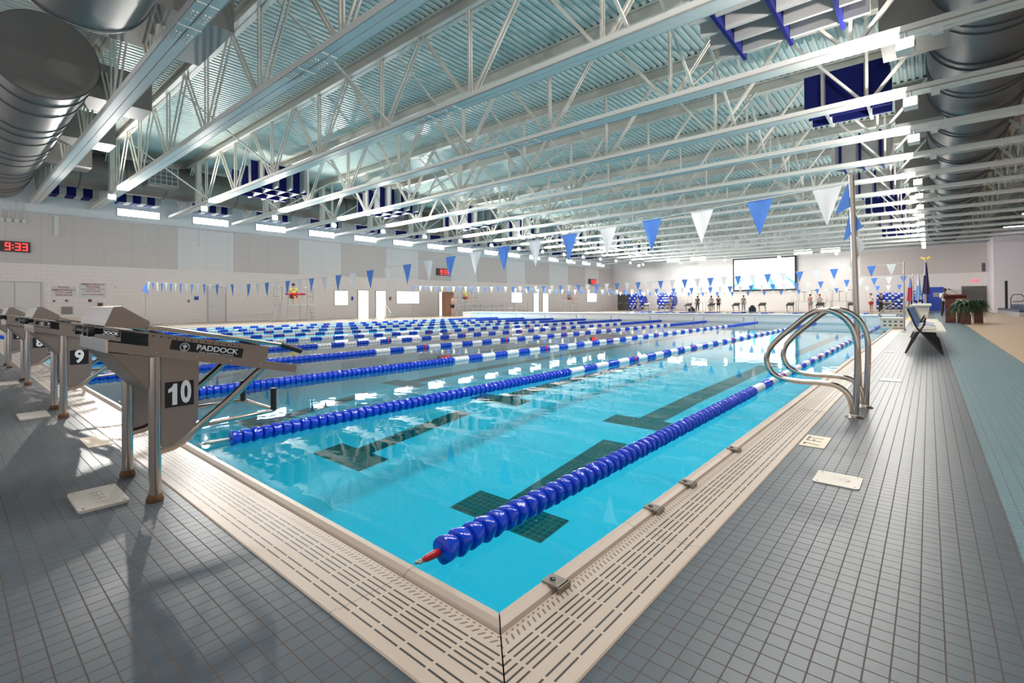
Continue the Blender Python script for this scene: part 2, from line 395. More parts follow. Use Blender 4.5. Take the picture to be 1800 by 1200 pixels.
# gutter: rounded rim, groove, flat grating, raised outer lip; mitred at the corner
GP = [(-.004, -.05), (-.004, -.02), (.0, .002), (.012, .012), (.036, .012), (.056, .003), (.064, -.012), (.071, -.008), (.074, .0), (.325, .0), (.33, .006), (.350, .006), (GW, .002), (GW, -.05)]
def gut(name, mt, fn, label, L):
    vs = []; n = len(GP)
    for t in (0, 1): vs += [fn(u, t) + (z,) for u, z in GP]
    mb = MB(); mb.add(vs, [(i, i + 1, n + i + 1, n + i) for i in range(n - 1)])
    o = mb.build(name, mt, None, False); o['kind'] = 'structure'; o['label'] = label; return o
gut('pool_gutter', M['gutx'], lambda u, t: (u, -u + .003) if t == 0 else (u, PY1 + u), 'beige slotted pool gutter along the right side deck', 0)
gut('pool_gutter', M['guty'], lambda u, t: (u - .003, -u) if t == 0 else (PX0 - u, -u), 'beige slotted pool gutter under the starting blocks', 0)
gut('pool_gutter', M['gutx'], lambda u, t: (PX0 - u, -u) if t == 0 else (PX0 - u, PY1 + u), 'beige pool gutter below the left wall', 0)
gut('pool_gutter', M['guty'], lambda u, t: (u, PY1 + u) if t == 0 else (PX0 - u, PY1 + u), 'beige pool gutter at the far end', 0)

ch = MB().box(0.002, GW, -GW, PY1 + GW, -.3, -.07).box(PX0 - GW, 0, -GW, -.002, -.3, -.07).box(PX0 - GW, PX0 - .002, 0, PY1 + GW, -.3, -.07).box(PX0, 0, PY1 + .002, PY1 + GW, -.3, -.07)  # black filler added below the gutter so no light shows through the mitre gap
o = ch.build('gutter_gap_block', M['blacksign']); o['kind'] = 'structure'; o['label'] = 'added black filler under the pool gutter, blocking light at the corner gap'
# bulkhead between the two pools
bk = thing('pool_bulkhead', 'long white bulkhead wall dividing the two pools', 'bulkhead', ((PX0 - 1.0) / 2, BK0, 0))
W2 = (1.0 - PX0) / 2
MB().box(-W2, W2, .03, BK1 - BK0, -.3, .36).build('bulkhead_body', M['bulk'], bk)
MB().box(-W2, W2, -.02, BK1 - BK0 + .04, .36, .41).build('deck_top', M['bulk'], bk)
for i in range(10):
    x0 = -W2 + .95 + i * 2.48
    MB().use(M['bulkd']).box(x0, x0 + 2.0, .012, .03, .02, .27).use(M['bulk']).box(x0 + .05, x0 + 1.95, .004, .014, .04, .235).build('side_grating', None, bk)

# ------------------------------------------------------------------ walls
wl = MB().use(M['wall']).box(XW - .3, XW, -6, YF, 0, 3.15)
yy = [-6, 7.8, 10.85, 15.05, 18.3, 22.3, 25.6, 29.4, 32.8, 37.2, 40.3, 44.7, 48.7, 52.5, 56, YF]
for i, (a, c) in enumerate(zip(yy, yy[1:])): wl.use(M['pan_d'] if i % 2 == 0 else M['pan_l']).box(XW - .3, XW + (.03 if i % 2 == 0 else 0), a, c, 3.15, 5.62)
wl.use(M['wallup']).box(XW - .3, XW, -6, YF, 5.62, ZC + .2)
struct('wall_left', wl, label='long pale block wall with grey acoustic panels')
wf = MB().use(M['wallf']).box(XW - .3, 13, YF, YF + .3, 0, 3.55).use(M['pan_l']).box(XW, -4.2, YF, YF + .3, 3.55, 6.1).use(M['pan_d']).box(-4.2, 13, YF - .02, YF + .3, 3.55, 6.1)
wf.use(M['wallup']).box(XW, 13, YF, YF + .3, 6.1, ZC + .2)
struct('wall_far', wf, label='pale far wall behind the scoreboard')
wr = MB().use(M['lav']).box(5.05, 13.2, 54, 54.25, 0, 6.6).box(5.05, 5.3, 54.25, YF, 0, 6.6)
struct('wall_right', wr, label='lavender grey wall section at far right')
struct('wall_right', MB().use(M['pan_d']).box(13, 13.3, -6, 60, 0, ZC + .2), label='right side wall of the hall')
# roof decking, ribs run along the hall
c = MB(); X0, X1, P = XW, 13.0, .21; prof = []
n = int((X1 - X0) / P)
for i in range(n + 1):
    x = X0 + i * P; prof += [(x, 0), (x + .085, 0), (x + .115, .075), (x + .18, .075)]
vs = [(x, y, ZC + z) for y in (-6, YF) for x, z in prof]; k = len(prof)
c.add(vs, [(i, i + 1, k + i + 1, k + i) for i in range(k - 1)])
cl = c.build('ceiling', M['decking']); tag(cl, 'pale green ribbed metal roof decking', None, None, 'structure')
# conduit and junction boxes on the left wall
MB().tube([(XW + .05, -6, 5.64), (XW + .05, YF, 5.64)], .035, 8).build('trim_1', M['frame']).__setitem__('kind', 'structure')

# ------------------------------------------------------------------ roof trusses
NX = [-.1 - 3.8 * k for k in range(-3, 9)]
ZB0, ZB1, ZT0 = 6.1, 6.24, 8.42
bc = MB().use(M['white_steel'])
for s in (-1, 1):
    a, c_ = (.008, .20) if s > 0 else (-.20, -.008)
    bc.box(XW + .02, 12.9, a, c_, ZB0, ZB0 + .03); e = .20 if s > 0 else -.175
    bc.box(XW + .02, 12.9, min(e, e - .025 * s) if s > 0 else -.20, e if s > 0 else -.175, ZB0, ZB1)
ME_BC = bc.mesh('bottom_chord')
ME_TC = MB().box(XW + .02, 12.9, -.15, .15, ZT0, ZT0 + .03).box(XW + .02, 12.9, -.02, .02, ZT0, ZC - .03).box(XW + .02, 12.9, -.15, .15, ZC - .035, ZC - .005).mesh('top_chord', M['web_steel'])
ME_V = MB().box(-.028, .028, -.06, -.02, ZB0 + .04, ZT0).box(-.028, .028, .02, .06, ZB0 + .04, ZT0).mesh('web_vertical', M['web_steel'])
def diag(s):
    mb = MB()
    for y in (-.05, .05): mb.bar((s * .12, y, ZB0 + .12), (s * 1.86, y, ZT0 + .02), .058, .04)
    return mb.mesh('web_diagonal', M['web_steel'])
ME_D = {-1: diag(-1), 1: diag(1)}
allw = MB()
for x in NX:
    allw.box(x - .028, x + .028, -.06, .06, ZB0 + .04, ZT0)
    for s in (-1, 1): allw.bar((x + s * .12, 0, ZB0 + .12), (x + s * 1.86, 0, ZT0 + .02), .062, .1)
ME_ALL = allw.mesh('web_members', M['web_steel'])
sp = MB().box(-.98, .98, -.17, -.018, -.014, 0).box(-.98, .98, .018, .17, -.014, 0).box(-.02, .02, -.19, .19, -.03, .0)
for s in (-1, 1):
    for y in (-.125, -.065, .065, .125):
        for i in range(4): sp.box(s * .3 + i * .11 * s - .02, s * .3 + i * .11 * s + .02, y - .016, y + .016, -.035, -.014)
ME_SP = sp.mesh('splice_plate', M['white_steel'])
ME_EP = MB().box(-.17, .17, -.10, .10, ZB1, ZT0).mesh('end_post', M['web_steel'])
def brace(dy):
    return MB().bar((0, 0, ZB1 + .02), (0, dy, ZT0 + .05), .06, .045).mesh('cross_brace', M['web_steel'])
for i, y in enumerate(TY):
    t = thing('roof_truss', 'white steel roof truss, %s from the camera' % ORD[i], 'roof truss', (0, y, 0), 0, 'white roof trusses spanning the hall'); t['kind'] = 'structure'
    link('bottom_chord', ME_BC, t); link('top_chord', ME_TC, t)
    if i < 7:
        for x in NX:
            link('web_vertical', ME_V, t, (x, 0, 0))
            for s in (-1, 1): link('web_diagonal', ME_D[s], t, (x, 0, 0))
    else: link('web_members', ME_ALL, t)
    link('splice_plate', ME_SP, t, (-9.15, 0, ZB0)); link('end_post', ME_EP, t, (-27.9, 0, 0))
    if i > 1:
        dy = TY[i + 1] - y if i + 1 < len(TY) else 0; dm = TY[i - 1] - y
        for x in (-3.55, -11.2, -18.8, -26.4, 3.6):
            if dy: link('cross_brace', brace(dy - .15), t, (x, 0, 0))
            link('cross_brace', brace(dm + .15), t, (x + .25, 0, 0))

# ------------------------------------------------------------------ floodlights at both ends of every truss
def flood(label, loc, aim, group, arm=None):
    t = thing('floodlight', label, 'floodlight', loc, 0, group)
    d = (Vector(aim) - Vector(loc)); d.z = 0; rz = math.atan2(d.y, d.x)
    MB().box(-.012, .012, -.15, .15, .0, .02).box(-.012, .012, -.15, -.14, -.1, .02).box(-.012, .012, .14, .15, -.1, .02).tube([(0, 0, .01), (0, 0, .13)], .014, 6).build('bracket', M['frame'], t)
    h = MB().prism([(-.09, -.02), (.10, .06), (.16, -.16), (-.03, -.22)], 'y', -.135, .135).build('housing', M['white_steel'], t)
    l = MB().prism([(.103, .05), (.113, .054), (.168, -.148), (.158, -.152)], 'y', -.12, .12).build('lens', M['lamp'], t)
    if arm:
        v = Matrix.Rotation(-rz, 3, 'Z') @ Vector(arm); MB().tube([(0, 0, .01), tuple(v)], .018, 6).build('mounting_arm', M['frame'], t)
    t.rotation_euler[2] = rz
    return t
for i, y in enumerate(TY):
    if i >= 1:
        n_ = ORD[i - 1]
        flood('white floodlight on the truss end by the left wall, %s from the camera' % n_, (-26.0, y - .32, 5.82), (-19, y - 2.2, 6), 'floodlights along the left wall', (0, .16, .28))
        if i < len(TY) - 1:
            area('lamp_left_up', (-25.7, y - .34, 5.82), (-15, y - .2, 8.3), .16, UP_W)
            area('lamp_left_down', (-25.75, y - .36, 5.66), (-21, y - .2, 0), .2, DOWN_W, (1, .97, .93))
    if i >= 3 and i != 6:
        flood('bright floodlight beside the right duct, %s from the camera' % ORD[i - 3], (.78, y - .36, 5.82), (.2, y - 8, 6), 'floodlights along the right duct', (0, .20, .28))
    if i < len(TY) - 1:
        area('lamp_right_up', (.60, y - .42, 5.76), (-9, y + .1, 7.9), .14, FLOOD_W)
        o = area('added_strip_down', (-.75, y, ZB0 - .03), (-.75, y, 0), 2.2, DOWN_R, (1, .96, .9), .07); o.rotation_euler = (0, 0, 0)  # strip light added under the truss to brighten the pool and soften rope shadows
for k, (x, y) in enumerate(((-11.8, -.8), (-15.1, -.8))):
    t = flood('floodlight beside the big round duct at upper left, %s one' % ('nearer', 'farther')[k], (x, y, 6.12), (x + 5, y - .8, 6), 'floodlights by the upper left duct')
    MB().tube([(0, 0, .12), (0, 0, ZC - 6.12)], .012, 6).build('lamp_hanger', M['frame'], t)
for k, x in enumerate((-27.5, -22, -16.8, -11.2, -6)):
    flood('bright floodlight above the far wall, %s from the left' % ORD[k].replace('nearest', 'first'), (x, 57.7, 5.9), (x, 50, 5), 'floodlights along the far wall', (0, 0, ZC - 5.9))
    area('lamp_far_down', (x, 57.3, 5.7), (x, 57.5, 0), .2, 55, (1, .97, .93))
# conduit with junction box along each near truss, right of the floodlights
for i in range(3, 9):
    y = TY[i]
    t = thing('light_conduit', 'thin conduit with a junction box under the %s truss, right of its floodlight' % ORD[i], 'conduit', (1.0, y - .26, 5.97), 0, 'conduits under the right truss ends')
    MB().tube([(0, 0, 0), (6, 0, -.02), (12, 0, 0)], .013, 6).build('pipe', M['frame'], t)
    MB().box(.15, .31, -.05, .05, -.09, .08).build('junction_box', M['frame'], t)
    for x in (1.9, 4.2, 6.8): MB().box(x, x + .03, -.02, .02, -.02, .1).build('clip', M['frame'], t)

# ------------------------------------------------------------------ ducts
def pipe_x(t, x0, x1, R, bands, mt='duct'):
    MB().lathe([(R, x0), (R, x1)], seg=40, axis='x').build('duct_pipe', M[mt], t, True)
    for b_ in bands: MB().lathe([(R + .002, b_ - .03), (R + .028, b_ - .02), (R + .028, b_ + .02), (R + .002, b_ + .03)], seg=40, axis='x').build('band', M['ductb'], t, True)
def pipe_y(t, y0, y1, R, bands, mt='duct'):
    MB().lathe([(R, y0), (R, y1)], seg=36, axis='y').build('duct_pipe', M[mt], t, True)
    me = MB().lathe([(R + .002, -.028), (R + .03, -.02), (R + .03, .02), (R + .002, .028)], seg=36, axis='y').mesh('band', M['ductb'], True)
    for b_ in bands: link('band', me, t, (0, b_, 0))
t = thing('air_duct', 'big round duct crossing the top left corner, nearest the camera', 'air duct', (0, .4, 7.0)); pipe_x(t, -10.4, 2.2, 1.05, (-10.3, -7.9, -5.2, -2))
MB().box(-12.3, -10.1, .5, 2.45, -.2, .75).build('branch_box', M['ductbox'], t); MB().box(-5.9, -4.6, .3, 2.45, -.2, .75).build('branch_box', M['ductbox'], t)
t = thing('air_duct', 'big round duct with a flat end cap at upper left', 'air duct', (0, .42, 7.05)); pipe_x(t, -31.5, -15, 1.0, [-15.05 - 1.75 * k for k in range(9)] + [-15.8 - 3.5 * k for k in range(5)])
for x in (-17.6, -22.3, -26.6): MB().box(x, x + 1.15, .5, 2.45, -.25, .75).build('branch_box', M['ductbox'], t)
t = thing('air_duct', 'long grey round duct hanging along the left wall', 'air duct', (-29.7, 0, 7.55)); pipe_y(t, 2.0, 59, .86, [3 + 1.7 * k for k in range(33)])
for k in range(4, 60):
    if (k - 6) % 7 == 0:
        g_ = MB().box(.5, 1.75, k - .65, k + .65, -.55, .5).build('outlet_box', M['ductbox'], t)
        gm = MB().use(M['grille']).box(1.752, 1.765, k - .58, k + .58, -.48, .44).use(M['frame'])
        for q in range(6): gm.box(1.76, 1.775, k - .6 + q * .235, k - .585 + q * .235, -.48, .44)
        for q in range(5): gm.box(1.76, 1.775, k - .6, k + .6, -.48 + q * .225, -.465 + q * .225)
        gm.build('grille', None, g_)
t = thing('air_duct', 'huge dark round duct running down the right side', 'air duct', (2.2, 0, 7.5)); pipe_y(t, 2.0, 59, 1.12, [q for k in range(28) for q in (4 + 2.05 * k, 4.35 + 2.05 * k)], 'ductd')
for y in (12.6, 19.4, 26.3, 33.2, 40):
    MB().box(-1.9, -.4, y - .75, y + .75, -.85, .35).build('outlet_box', M['ductbox'], t)

# ------------------------------------------------------------------ acoustic baffles
def baffle(label, loc, w_, d_, h, nA, nB, mA, mB, group, pd=.07):
    t = thing('acoustic_baffle', label, 'acoustic baffle', loc, 0, group)
    meA = MB().box(-w_ / 2, w_ / 2, -pd / 2, pd / 2, 0, h).mesh('panel', M[mA]); meB = MB().box(-pd / 2, pd / 2, -d_ / 2, d_ / 2, -.03, h - .03).mesh('panel', M[mB])
    for i in range(nA): link('panel', meA, t, (0, -d_ / 2 + d_ * (i + .5) / nA, 0))
    for i in range(nB): link('panel', meB, t, (-w_ / 2 + w_ * (i + .5) / nB, 0, 0))
    for sx in (-1, 1): MB().tube([(sx * w_ * .3, 0, h - .05), (sx * w_ * .3, 0, ZC - loc[2])], .006, 5).build('hanger', M['frame'], t)
    return t
G1 = 'blue and grey baffle grids beside the right duct'
baffle('grey baffle grid with blue cross panels at the top, nearest on the right', (-1.1, 9.35, 6.47), 2.75, 2.4, .62, 4, 3, 'baf_g', 'baf_b', G1)
baffle('deep blue baffle grid with white cross panels, second from the front on the right', (-.65, 15.75, 6.42), 1.95, 2.0, 1.05, 3, 2, 'baf_b', 'baf_g', G1)
for k, (y, a, b_, lb) in enumerate(((22.6, 'baf_g', 'baf_b', 'grey baffle grid with blue edges, third from the front on the right'), (29.6, 'baf_g', 'baf_b', 'grey baffle grid just behind the near flag pole top'), (36.4, 'baf_b', 'baf_g', 'deep blue baffle grid, fifth from the front on the right'), (43.2, 'baf_g', 'baf_b', 'grey baffle grid, sixth from the front on the right'), (50.2, 'baf_b', 'baf_g', 'blue baffle grid nearest the far wall on the right'))):
    baffle(lb, (-.9, y, 6.42), 1.9, 2.0, 1.05, 3, 3, a, b_, G1)
for k, y in enumerate((9.3, 16.2, 23.1, 30, 36.9, 43.8, 50.7)):
    baffle('blue and white baffle grid by the left duct, %s from the camera' % ORD[k], (-23.6, y, 6.5), 3.4, 2.6, 1.2, 4, 3, 'baf_g', 'baf_b', 'blue and white baffle grids by the left duct')
for k in range(2):
    baffle('blue baffle panels over the bleachers, %s pair' % ('nearer', 'farther')[k], (8.3, 30 + 17 * k, 6.5), 3.5, 2.2, .9, 3, 2, 'baf_b', 'baf_g', 'baffles over the bleachers')
wb = [3.0] + [5.6 + 3.6 * k for k in range(14)]
for k, y in enumerate(wb):
    t = thing('acoustic_baffle', 'row of navy baffle panels under the left duct, %s from the camera' % ORD[k], 'acoustic baffle', (-31.3, y, 6.45), 0, 'navy baffle panels under the left duct')
    for q in range(3):
        MB().box(-.5, .5, -.85 + q * .62, -.55 + q * .62, 0, .62).build('panel', M['baf_b'], t)
        MB().box(-.5, .5, -.53 + q * .62, -.27 + q * .62, .02, .6).build('panel', M['baf_g'], t)

# ------------------------------------------------------------------ high windows, doors, room windows
nw = 0
def window(y0, y1, z0, z1, mt='window', wall='left', fr=.05):
    global nw; nw += 1
    t = bpy.data.objects.new('window_%d' % nw, None); COL.objects.link(t); t['kind'] = 'structure'
    if wall == 'left':
        t.location = (XW, y0, z0); w_, h = y1 - y0, z1 - z0
        MB().box(.0, .04, 0, w_, 0, h).build('pane', M[mt], t)
        MB().box(.0, .06, -fr, 0, -fr, h + fr).box(.0, .06, w_, w_ + fr, -fr, h + fr).box(.0, .06, 0, w_, -fr, 0).box(.0, .06, 0, w_, h, h + fr).build('window_frame', M['frame'], t)
    else:
        t.location = (y0, YF, z0); w_, h = y1 - y0, z1 - z0
        MB().box(0, w_, -.04, 0, 0, h).build('pane', M[mt], t)
        MB().box(-fr, 0, -.06, 0, -fr, h + fr).box(w_, w_ + fr, -.06, 0, -fr, h + fr).box(0, w_, -.06, 0, -fr, 0).box(0, w_, -.06, 0, h, h + fr).build('window_frame', M['frame'], t)
    t['label'] = 'bright window'
    return t
for k in range(15): window(5.0 + 3.6 * k, 6.9 + 3.6 * k, 5.98, 6.34)
for x0, x1 in ((-24.5, -22.9), (-21.5, -19.6), (-10.1, -8.4), (-7.6, -5.9)): window(x0, x1, 6.2, 6.62, 'window', 'far')
window(17.75, 18.8, 1.0, 2.05, 'window2'); window(23.3, 25.6, 1.1, 2.1, 'window2'); window(37.9, 39.6, 1.15, 2.2, 'window2'); window(52.9, 55.2, 1.2, 2.3, 'window2')
nd = 0
def door(y0, y1, h, mt, wall='left', leaves=1, handle=True):
    global nd; nd += 1
    t = bpy.data.objects.new('door_%d' % nd, None); COL.objects.link(t); t['kind'] = 'structure'
    w_ = y1 - y0
    fl = MB()
    if wall == 'left':
        t.location = (XW, y0, 0); d = lambda a0, a1, b0, b1, c0, c1, mb: mb.box(a0, a1, b0, b1, c0, c1)
    else:
        t.location = (y0, YF, 0); d = lambda a0, a1, b0, b1, c0, c1, mb: mb.box(b0, b1, -a1, -a0, c0, c1)
    for k in range(leaves):
        a, c_ = w_ * k / leaves + .01, w_ * (k + 1) / leaves - .01
        mb = MB(); d(.0, .045, a, c_, .01, h, mb); lf = mb.build('door_leaf', M[mt], t)
        if handle:
            if wall == 'left': mb = MB().box(.045, .09, a + .06, a + .2, .98, 1.02)
            else: mb = MB().box(a + .08, c_ - .08, -.10, -.045, .98, 1.04)
            mb.build('door_handle', M['alu'] if wall == 'left' else M['steel'], lf)
    mb = MB(); d(0, .06, -.06, 0, 0, h + .06, mb); d(0, .06, w_, w_ + .06, 0, h + .06, mb); d(0, .06, 0, w_, h, h + .06, mb)
    mb.build('door_frame', M['doorframe'], t); return t
door(.15, 1.98, 2.2, 'door_w', leaves=2); door(9.39, 10.34, 2.15, 'door_w')
door(19.7, 20.6, 2.1, 'window2', handle=False); door(21.3, 22.2, 2.1, 'window2', handle=False); door(27.9, 28.9, 2.1, 'window2', handle=False)
door(41.7, 42.6, 2.15, 'window2', handle=False); door(43.4, 44.4, 2.15, 'window2', handle=False)
door(-31.6, -29.9, 2.15, 'door_g', 'far', 2); door(3.35, 5.0, 2.3, 'door_g', 'far', 2)

# ------------------------------------------------------------------ starting blocks
def starting_block(num, x, where):
    # local frame: x across, y towards the pool, origin on the deck between the legs (world y = -.46)
    t = thing('starting_block', where, 'starting block', (x, -.46, 0), 0, 'starting blocks numbered along the near end')
    Y = lambda y: y + .46
    side = [(Y(-.49), .868), (Y(.105), .752), (Y(.085), .625), (Y(-.49), .745)]
    for s in (-1, 1):
        xo, xi = s * .305, s * .297
        p = MB().prism(side, 'x', min(xo, xi), max(xo, xi)).build('side_panel', M['steelp'], t)
        MB().prism([(Y(-.66), .832), (Y(-.66), .785), (Y(.262), .582), (Y(.272), .628)], 'x', min(s * .312, s * .285), max(s * .312, s * .285)).build('side_rail', M['steelp'], t)
        hm = MB()
        for k in range(13):
            yy_ = Y(-.47 + k * .034); hm.lathe([(.004, 0), (.004, .0015)], (s * .3055 if s > 0 else -.307, yy_, .852 - (k * .034 + .02) * .195), 8, 'x')
        hm.build('bolt_hole', M['blacksign'], t)
        bm_ = MB()
        for yy_, zz in ((-.46, .775), (-.28, .735), (-.11, .70), (.05, .665)): bm_.lathe([(.007, 0), (.006, .005)], (s * .312 - (0 if s > 0 else .005), Y(yy_), zz - .01), 8, 'x')
        bm_.build('bolt', M['chrome'], t)
        # hand rail tube with rubber grip
        MB().tube([(s * .318, Y(-.50), .885), (s * .318, Y(-.45), .893), (s * .318, Y(.19), .757)], .0115, 10).build('top_rail', M['steel'], t, True)
        MB().tube([(s * .318, Y(.17), .761), (s * .318, Y(.295), .712)], .0165, 12).build('rail_grip', M['grip'], t, True)
        # gusset and number plate
        MB().prism([(Y(-.645), .775), (Y(-.46), .55), (Y(-.43), .55), (Y(-.43), .735)], 'x', min(s * .292, s * .286), max(s * .292, s * .286)).build('gusset', M['steelp'], t)
        MB().prism([(Y(-.44), .735), (Y(-.262), .70), (Y(-.268), .385), (Y(-.285), .35), (Y(-.33), .30), (Y(-.38), .27), (Y(-.44), .262)], 'x', min(s * .296, s * .288), max(s * .296, s * .288)).build('number_plate', M['steelp'], t)
        lg = MB().tube([(s * .287, 0, .0), (s * .287, 0, .74)], .0275, 18).build('leg', M['steel'], t, True)
        MB().lathe([(.038, 0), (.040, .012), (.033, .03), (.03, .036)], (s * .287, 0, 0), 16).build('foot_flange', M['rust'], lg, True)
        MB().tube([(s * .287, Y(-.45), .252), (s * .287, Y(-.38), .262), (s * .287, Y(-.33), .285), (s * .287, Y(-.28), .33), (s * .287, Y(-.12), .455), (s * .287, Y(.085), .64)], .021, 14).build('diagonal_brace', M['steel'], t, True)
        MB().tube([(s * .235, Y(.16), .352), (s * .235, Y(.16), .49)], .0175, 12).build('backstroke_grip', M['grip'], t, True)
    MB().tube([(.287, Y(-.25), .345), (.262, Y(.0), .35), (.24, Y(.145), .352), (.225, Y(.168), .352), (.2, Y(.175), .352), (-.2, Y(.175), .352), (-.225, Y(.168), .352), (-.24, Y(.145), .352), (-.262, 0 + Y(.0), .35), (-.287, Y(-.25), .345)], .0115, 10).build('backstroke_bar', M['steel'], t, True)
    MB().prism([(Y(-.50), .862), (Y(.105), .748), (Y(.105), .738), (Y(-.50), .852)], 'x', -.297, .297).build('platform', M['c_black'], t)
    MB().prism([(Y(-.665), .84), (Y(-.655), .84), (Y(-.655), .778), (Y(-.665), .778)], 'x', -.335, .325).build('rear_plate', M['shiny'], t)
    MB().prism([(Y(-.65), .78), (Y(-.462), .55), (Y(-.468), .548), (Y(-.656), .778)], 'x', -.29, .29).build('rear_panel', M['steelp'], t)
    fin = MB().prism([(Y(-.665), .905), (Y(-.655), .93), (Y(-.63), .998), (Y(-.60), 1.002), (Y(-.485), .922), (Y(-.49), .882)], 'x', -.31, .31).build('back_wedge', M['steelp'], t)
    MB().prism([(Y(-.668), .908), (Y(-.658), .93), (Y(-.633), .996), (Y(-.630), .996), (Y(-.655), .93), (Y(-.665), .905)], 'x', -.308, .308).build('wedge_face', M['shiny'], fin)
    kn = MB()
    for xx in (-.24, .0, .12): kn.lathe([(.022, Y(-.70)), (.026, Y(-.695)), (.026, Y(-.675)), (.014, Y(-.67)), (.014, Y(-.64))], (xx, 0, .875), 12, 'y')
    kn.tube([(-.24, Y(-.69), .875), (.12, Y(-.69), .875)], .009, 8)
    kn.build('adjuster_knob', M['grip'], t, True)
    # signs on the right side
    c0, c1 = Vector((.3065, Y(-.395), .795)), Vector((.3065, Y(-.045), .722)); ax = (c1 - c0).normalized(); ay = Vector((0, -ax.z, ax.y)); ay = -ay if ay.z < 0 else ay
    mid = (c0 + c1) / 2; L = (c1 - c0).length / 2; H = .030
    sg = MB()
    q = [mid + ax * i * L + ay * j * H for i, j in ((-1, -1), (1, -1), (1, 1), (-1, 1))]
    sg.add([p for p in q] + [p + Vector((.003, 0, 0)) for p in q], [(0, 3, 2, 1), (4, 5, 6, 7), (0, 1, 5, 4), (1, 2, 6, 5), (2, 3, 7, 6), (3, 0, 4, 7)])
    s_ = sg.build('name_sign', M['blacksign'], t); X_ = Vector((.0035, 0, 0))
    text('PADDOCK', .040, 'sign_lettering', M['signw'], mid + ax * .045 + ay * .006 + X_, ax, ay, s_, .0004, 1.12, .95, .0008)
    text('POOL EQUIPMENT COMPANY', .0115, 'sign_lettering', M['signw'], mid + ax * .045 - ay * .018 + X_, ax, ay, s_, .0004, 1.15)
    lg_ = MB(); cc = mid - ax * .115 + X_
    R_ = .0225
    for k in range(24):
        a0, a1 = 2 * PI * k / 24, 2 * PI * (k + 1) / 24
        pts = [cc + ax * math.cos(a) * r + ay * math.sin(a) * r for a, r in ((a0, R_), (a1, R_), (a1, R_ - .003), (a0, R_ - .003))]
        lg_.add(pts, [(0, 1, 2, 3)])
    def seg(p, q_, w_=.0016):
        p, q_ = cc + ax * p[0] + ay * p[1], cc + ax * q_[0] + ay * q_[1]; n_ = (q_ - p).normalized().cross(Vector((1, 0, 0))) * w_
        lg_.add([p - n_, p + n_, q_ + n_, q_ - n_], [(0, 1, 2, 3)])
    seg((0, -.016), (0, .015)); seg((0, -.004), (-.006, .013)); seg((0, -.004), (.006, .013)); seg((-.001, -.006), (-.012, .009)); seg((.001, -.006), (.012, .009)); seg((-.007, -.014), (.007, -.014))
    lg_.build('sign_emblem', M['signw'], s_)
    nb = MB().box(.2965, .2995, Y(-.418), Y(-.288), .47, .602).build('number_sign', M['blacksign'], t)
    if num == 10:
        one = [(-.052, .028), (-.052, .010), (-.034, .018), (-.034, -.055), (-.012, -.055), (-.012, .056), (-.028, .056), (-.036, .040)]
        MB().prism([(Y(-.353) + a_, .536 + b_) for a_, b_ in one], 'x', .2996, .3004).build('number', M['signw'], nb)
        text('0', .158, 'number', M['signw'], (.300, Y(-.353) + .028, .538), (0, 1, 0), (0, 0, 1), nb, .0004, .60, 1.0, .006)
    else: text(str(num), .155, 'number', M['signw'], (.300, Y(-.353), .538), (0, 1, 0), (0, 0, 1), nb, .0004, .85, 1.0, .0055)
    return t
BX = [-2.255 - 2.93, -8.0, -10.85, -13.6]
starting_block(10, -2.255, 'stainless starting block numbered 10, nearest the camera')
starting_block(9, -5.185, 'stainless starting block numbered 9, second from the camera')
starting_block(8, -8.05, 'stainless starting block partly hidden behind the block numbered 9')
starting_block(7, -10.75, 'stainless starting block, fourth from the camera at the left edge')
# simpler far blocks across the far pool
def far_block():
    t = thing('starting_block', 'x', 'starting block', (0, 0, 0), 0, 'starting blocks at the far end')
    MB().prism([(-.35, .64), (.38, .78), (.38, .84), (-.35, .70)], 'x', -.30, .30).build('platform', M['c_black'], t)
    MB().prism([(.24, .84), (.40, .95), (.42, .80)], 'x', -.30, .30).build('back_wedge', M['steelp'], t)
    for s in (-1, 1):
        MB().tube([(s * .27, .12, 0), (s * .27, .12, .72)], .035, 8).build('leg', M['steel'], t, True)
        MB().tube([(s * .27, .12, .25), (s * .27, -.28, .66)], .025, 8).build('diagonal_brace', M['steel'], t, True)
        MB().prism([(.12, .72), (-.05, .68), (-.05, .35), (.12, .28)], 'x', s * .27, s * .27 + .01).build('number_plate', M['steelp'], t)
    return t
fb = far_block(); names = ['rightmost', 'second from the right', 'third from the right', 'fourth from the right', 'fifth from the right', 'sixth from the right', 'seventh from the right', 'eighth from the right', 'ninth from the right', 'leftmost']
bpy.context.view_layer.update()
for i in range(10):
    o = fb if i == 0 else copy_tree(fb)
    o.location = (LX[i] - .02, PY1 + .5, 0); o['label'] = 'dark starting block at the far end, %s' % names[i]

# ------------------------------------------------------------------ lane lines
def disc_mesh(name, mt, n, pitch, seg=24, r=.056, fine=True, gap=.010):
    mb = MB()
    for k in range(n):
        y0 = k * pitch; L = pitch - .001
        if fine: prof = [(.020, 0), (.044, .001), (r * .97, .005), (r, .012), (r * .99, .022), (r * .92, .038), (r * .84, .054), (.042, L - .004), (.02, L)]
        else: prof = [(.032, 0), (r, L * .25), (r, L * .7), (.032, L)]
        o = len(mb.v); mb.lathe(prof, (0, y0, 0), seg, 'y')
        if fine:
            for i in range(o, len(mb.v)):
                x, y, z = mb.v[i]; rr = math.hypot(x, z); a = math.atan2(z, x)
                if rr > .03: f_ = 1 + .045 * math.cos(4 * a + (y - y0) * 45); mb.v[i] = (x * f_, y, z * f_)
    return mb.mesh(name, mt, True)
D_B = disc_mesh('float_disc', M['rope_b'], 1, .075)
SEC = .356
def sec_meshes(fine, seg):
    n = 5 if fine else 4
    return {c: disc_mesh('float_section', M['rope_' + c], n, SEC / n, seg, .052 if c != 'w' else .050, False) for c in 'bwr'}
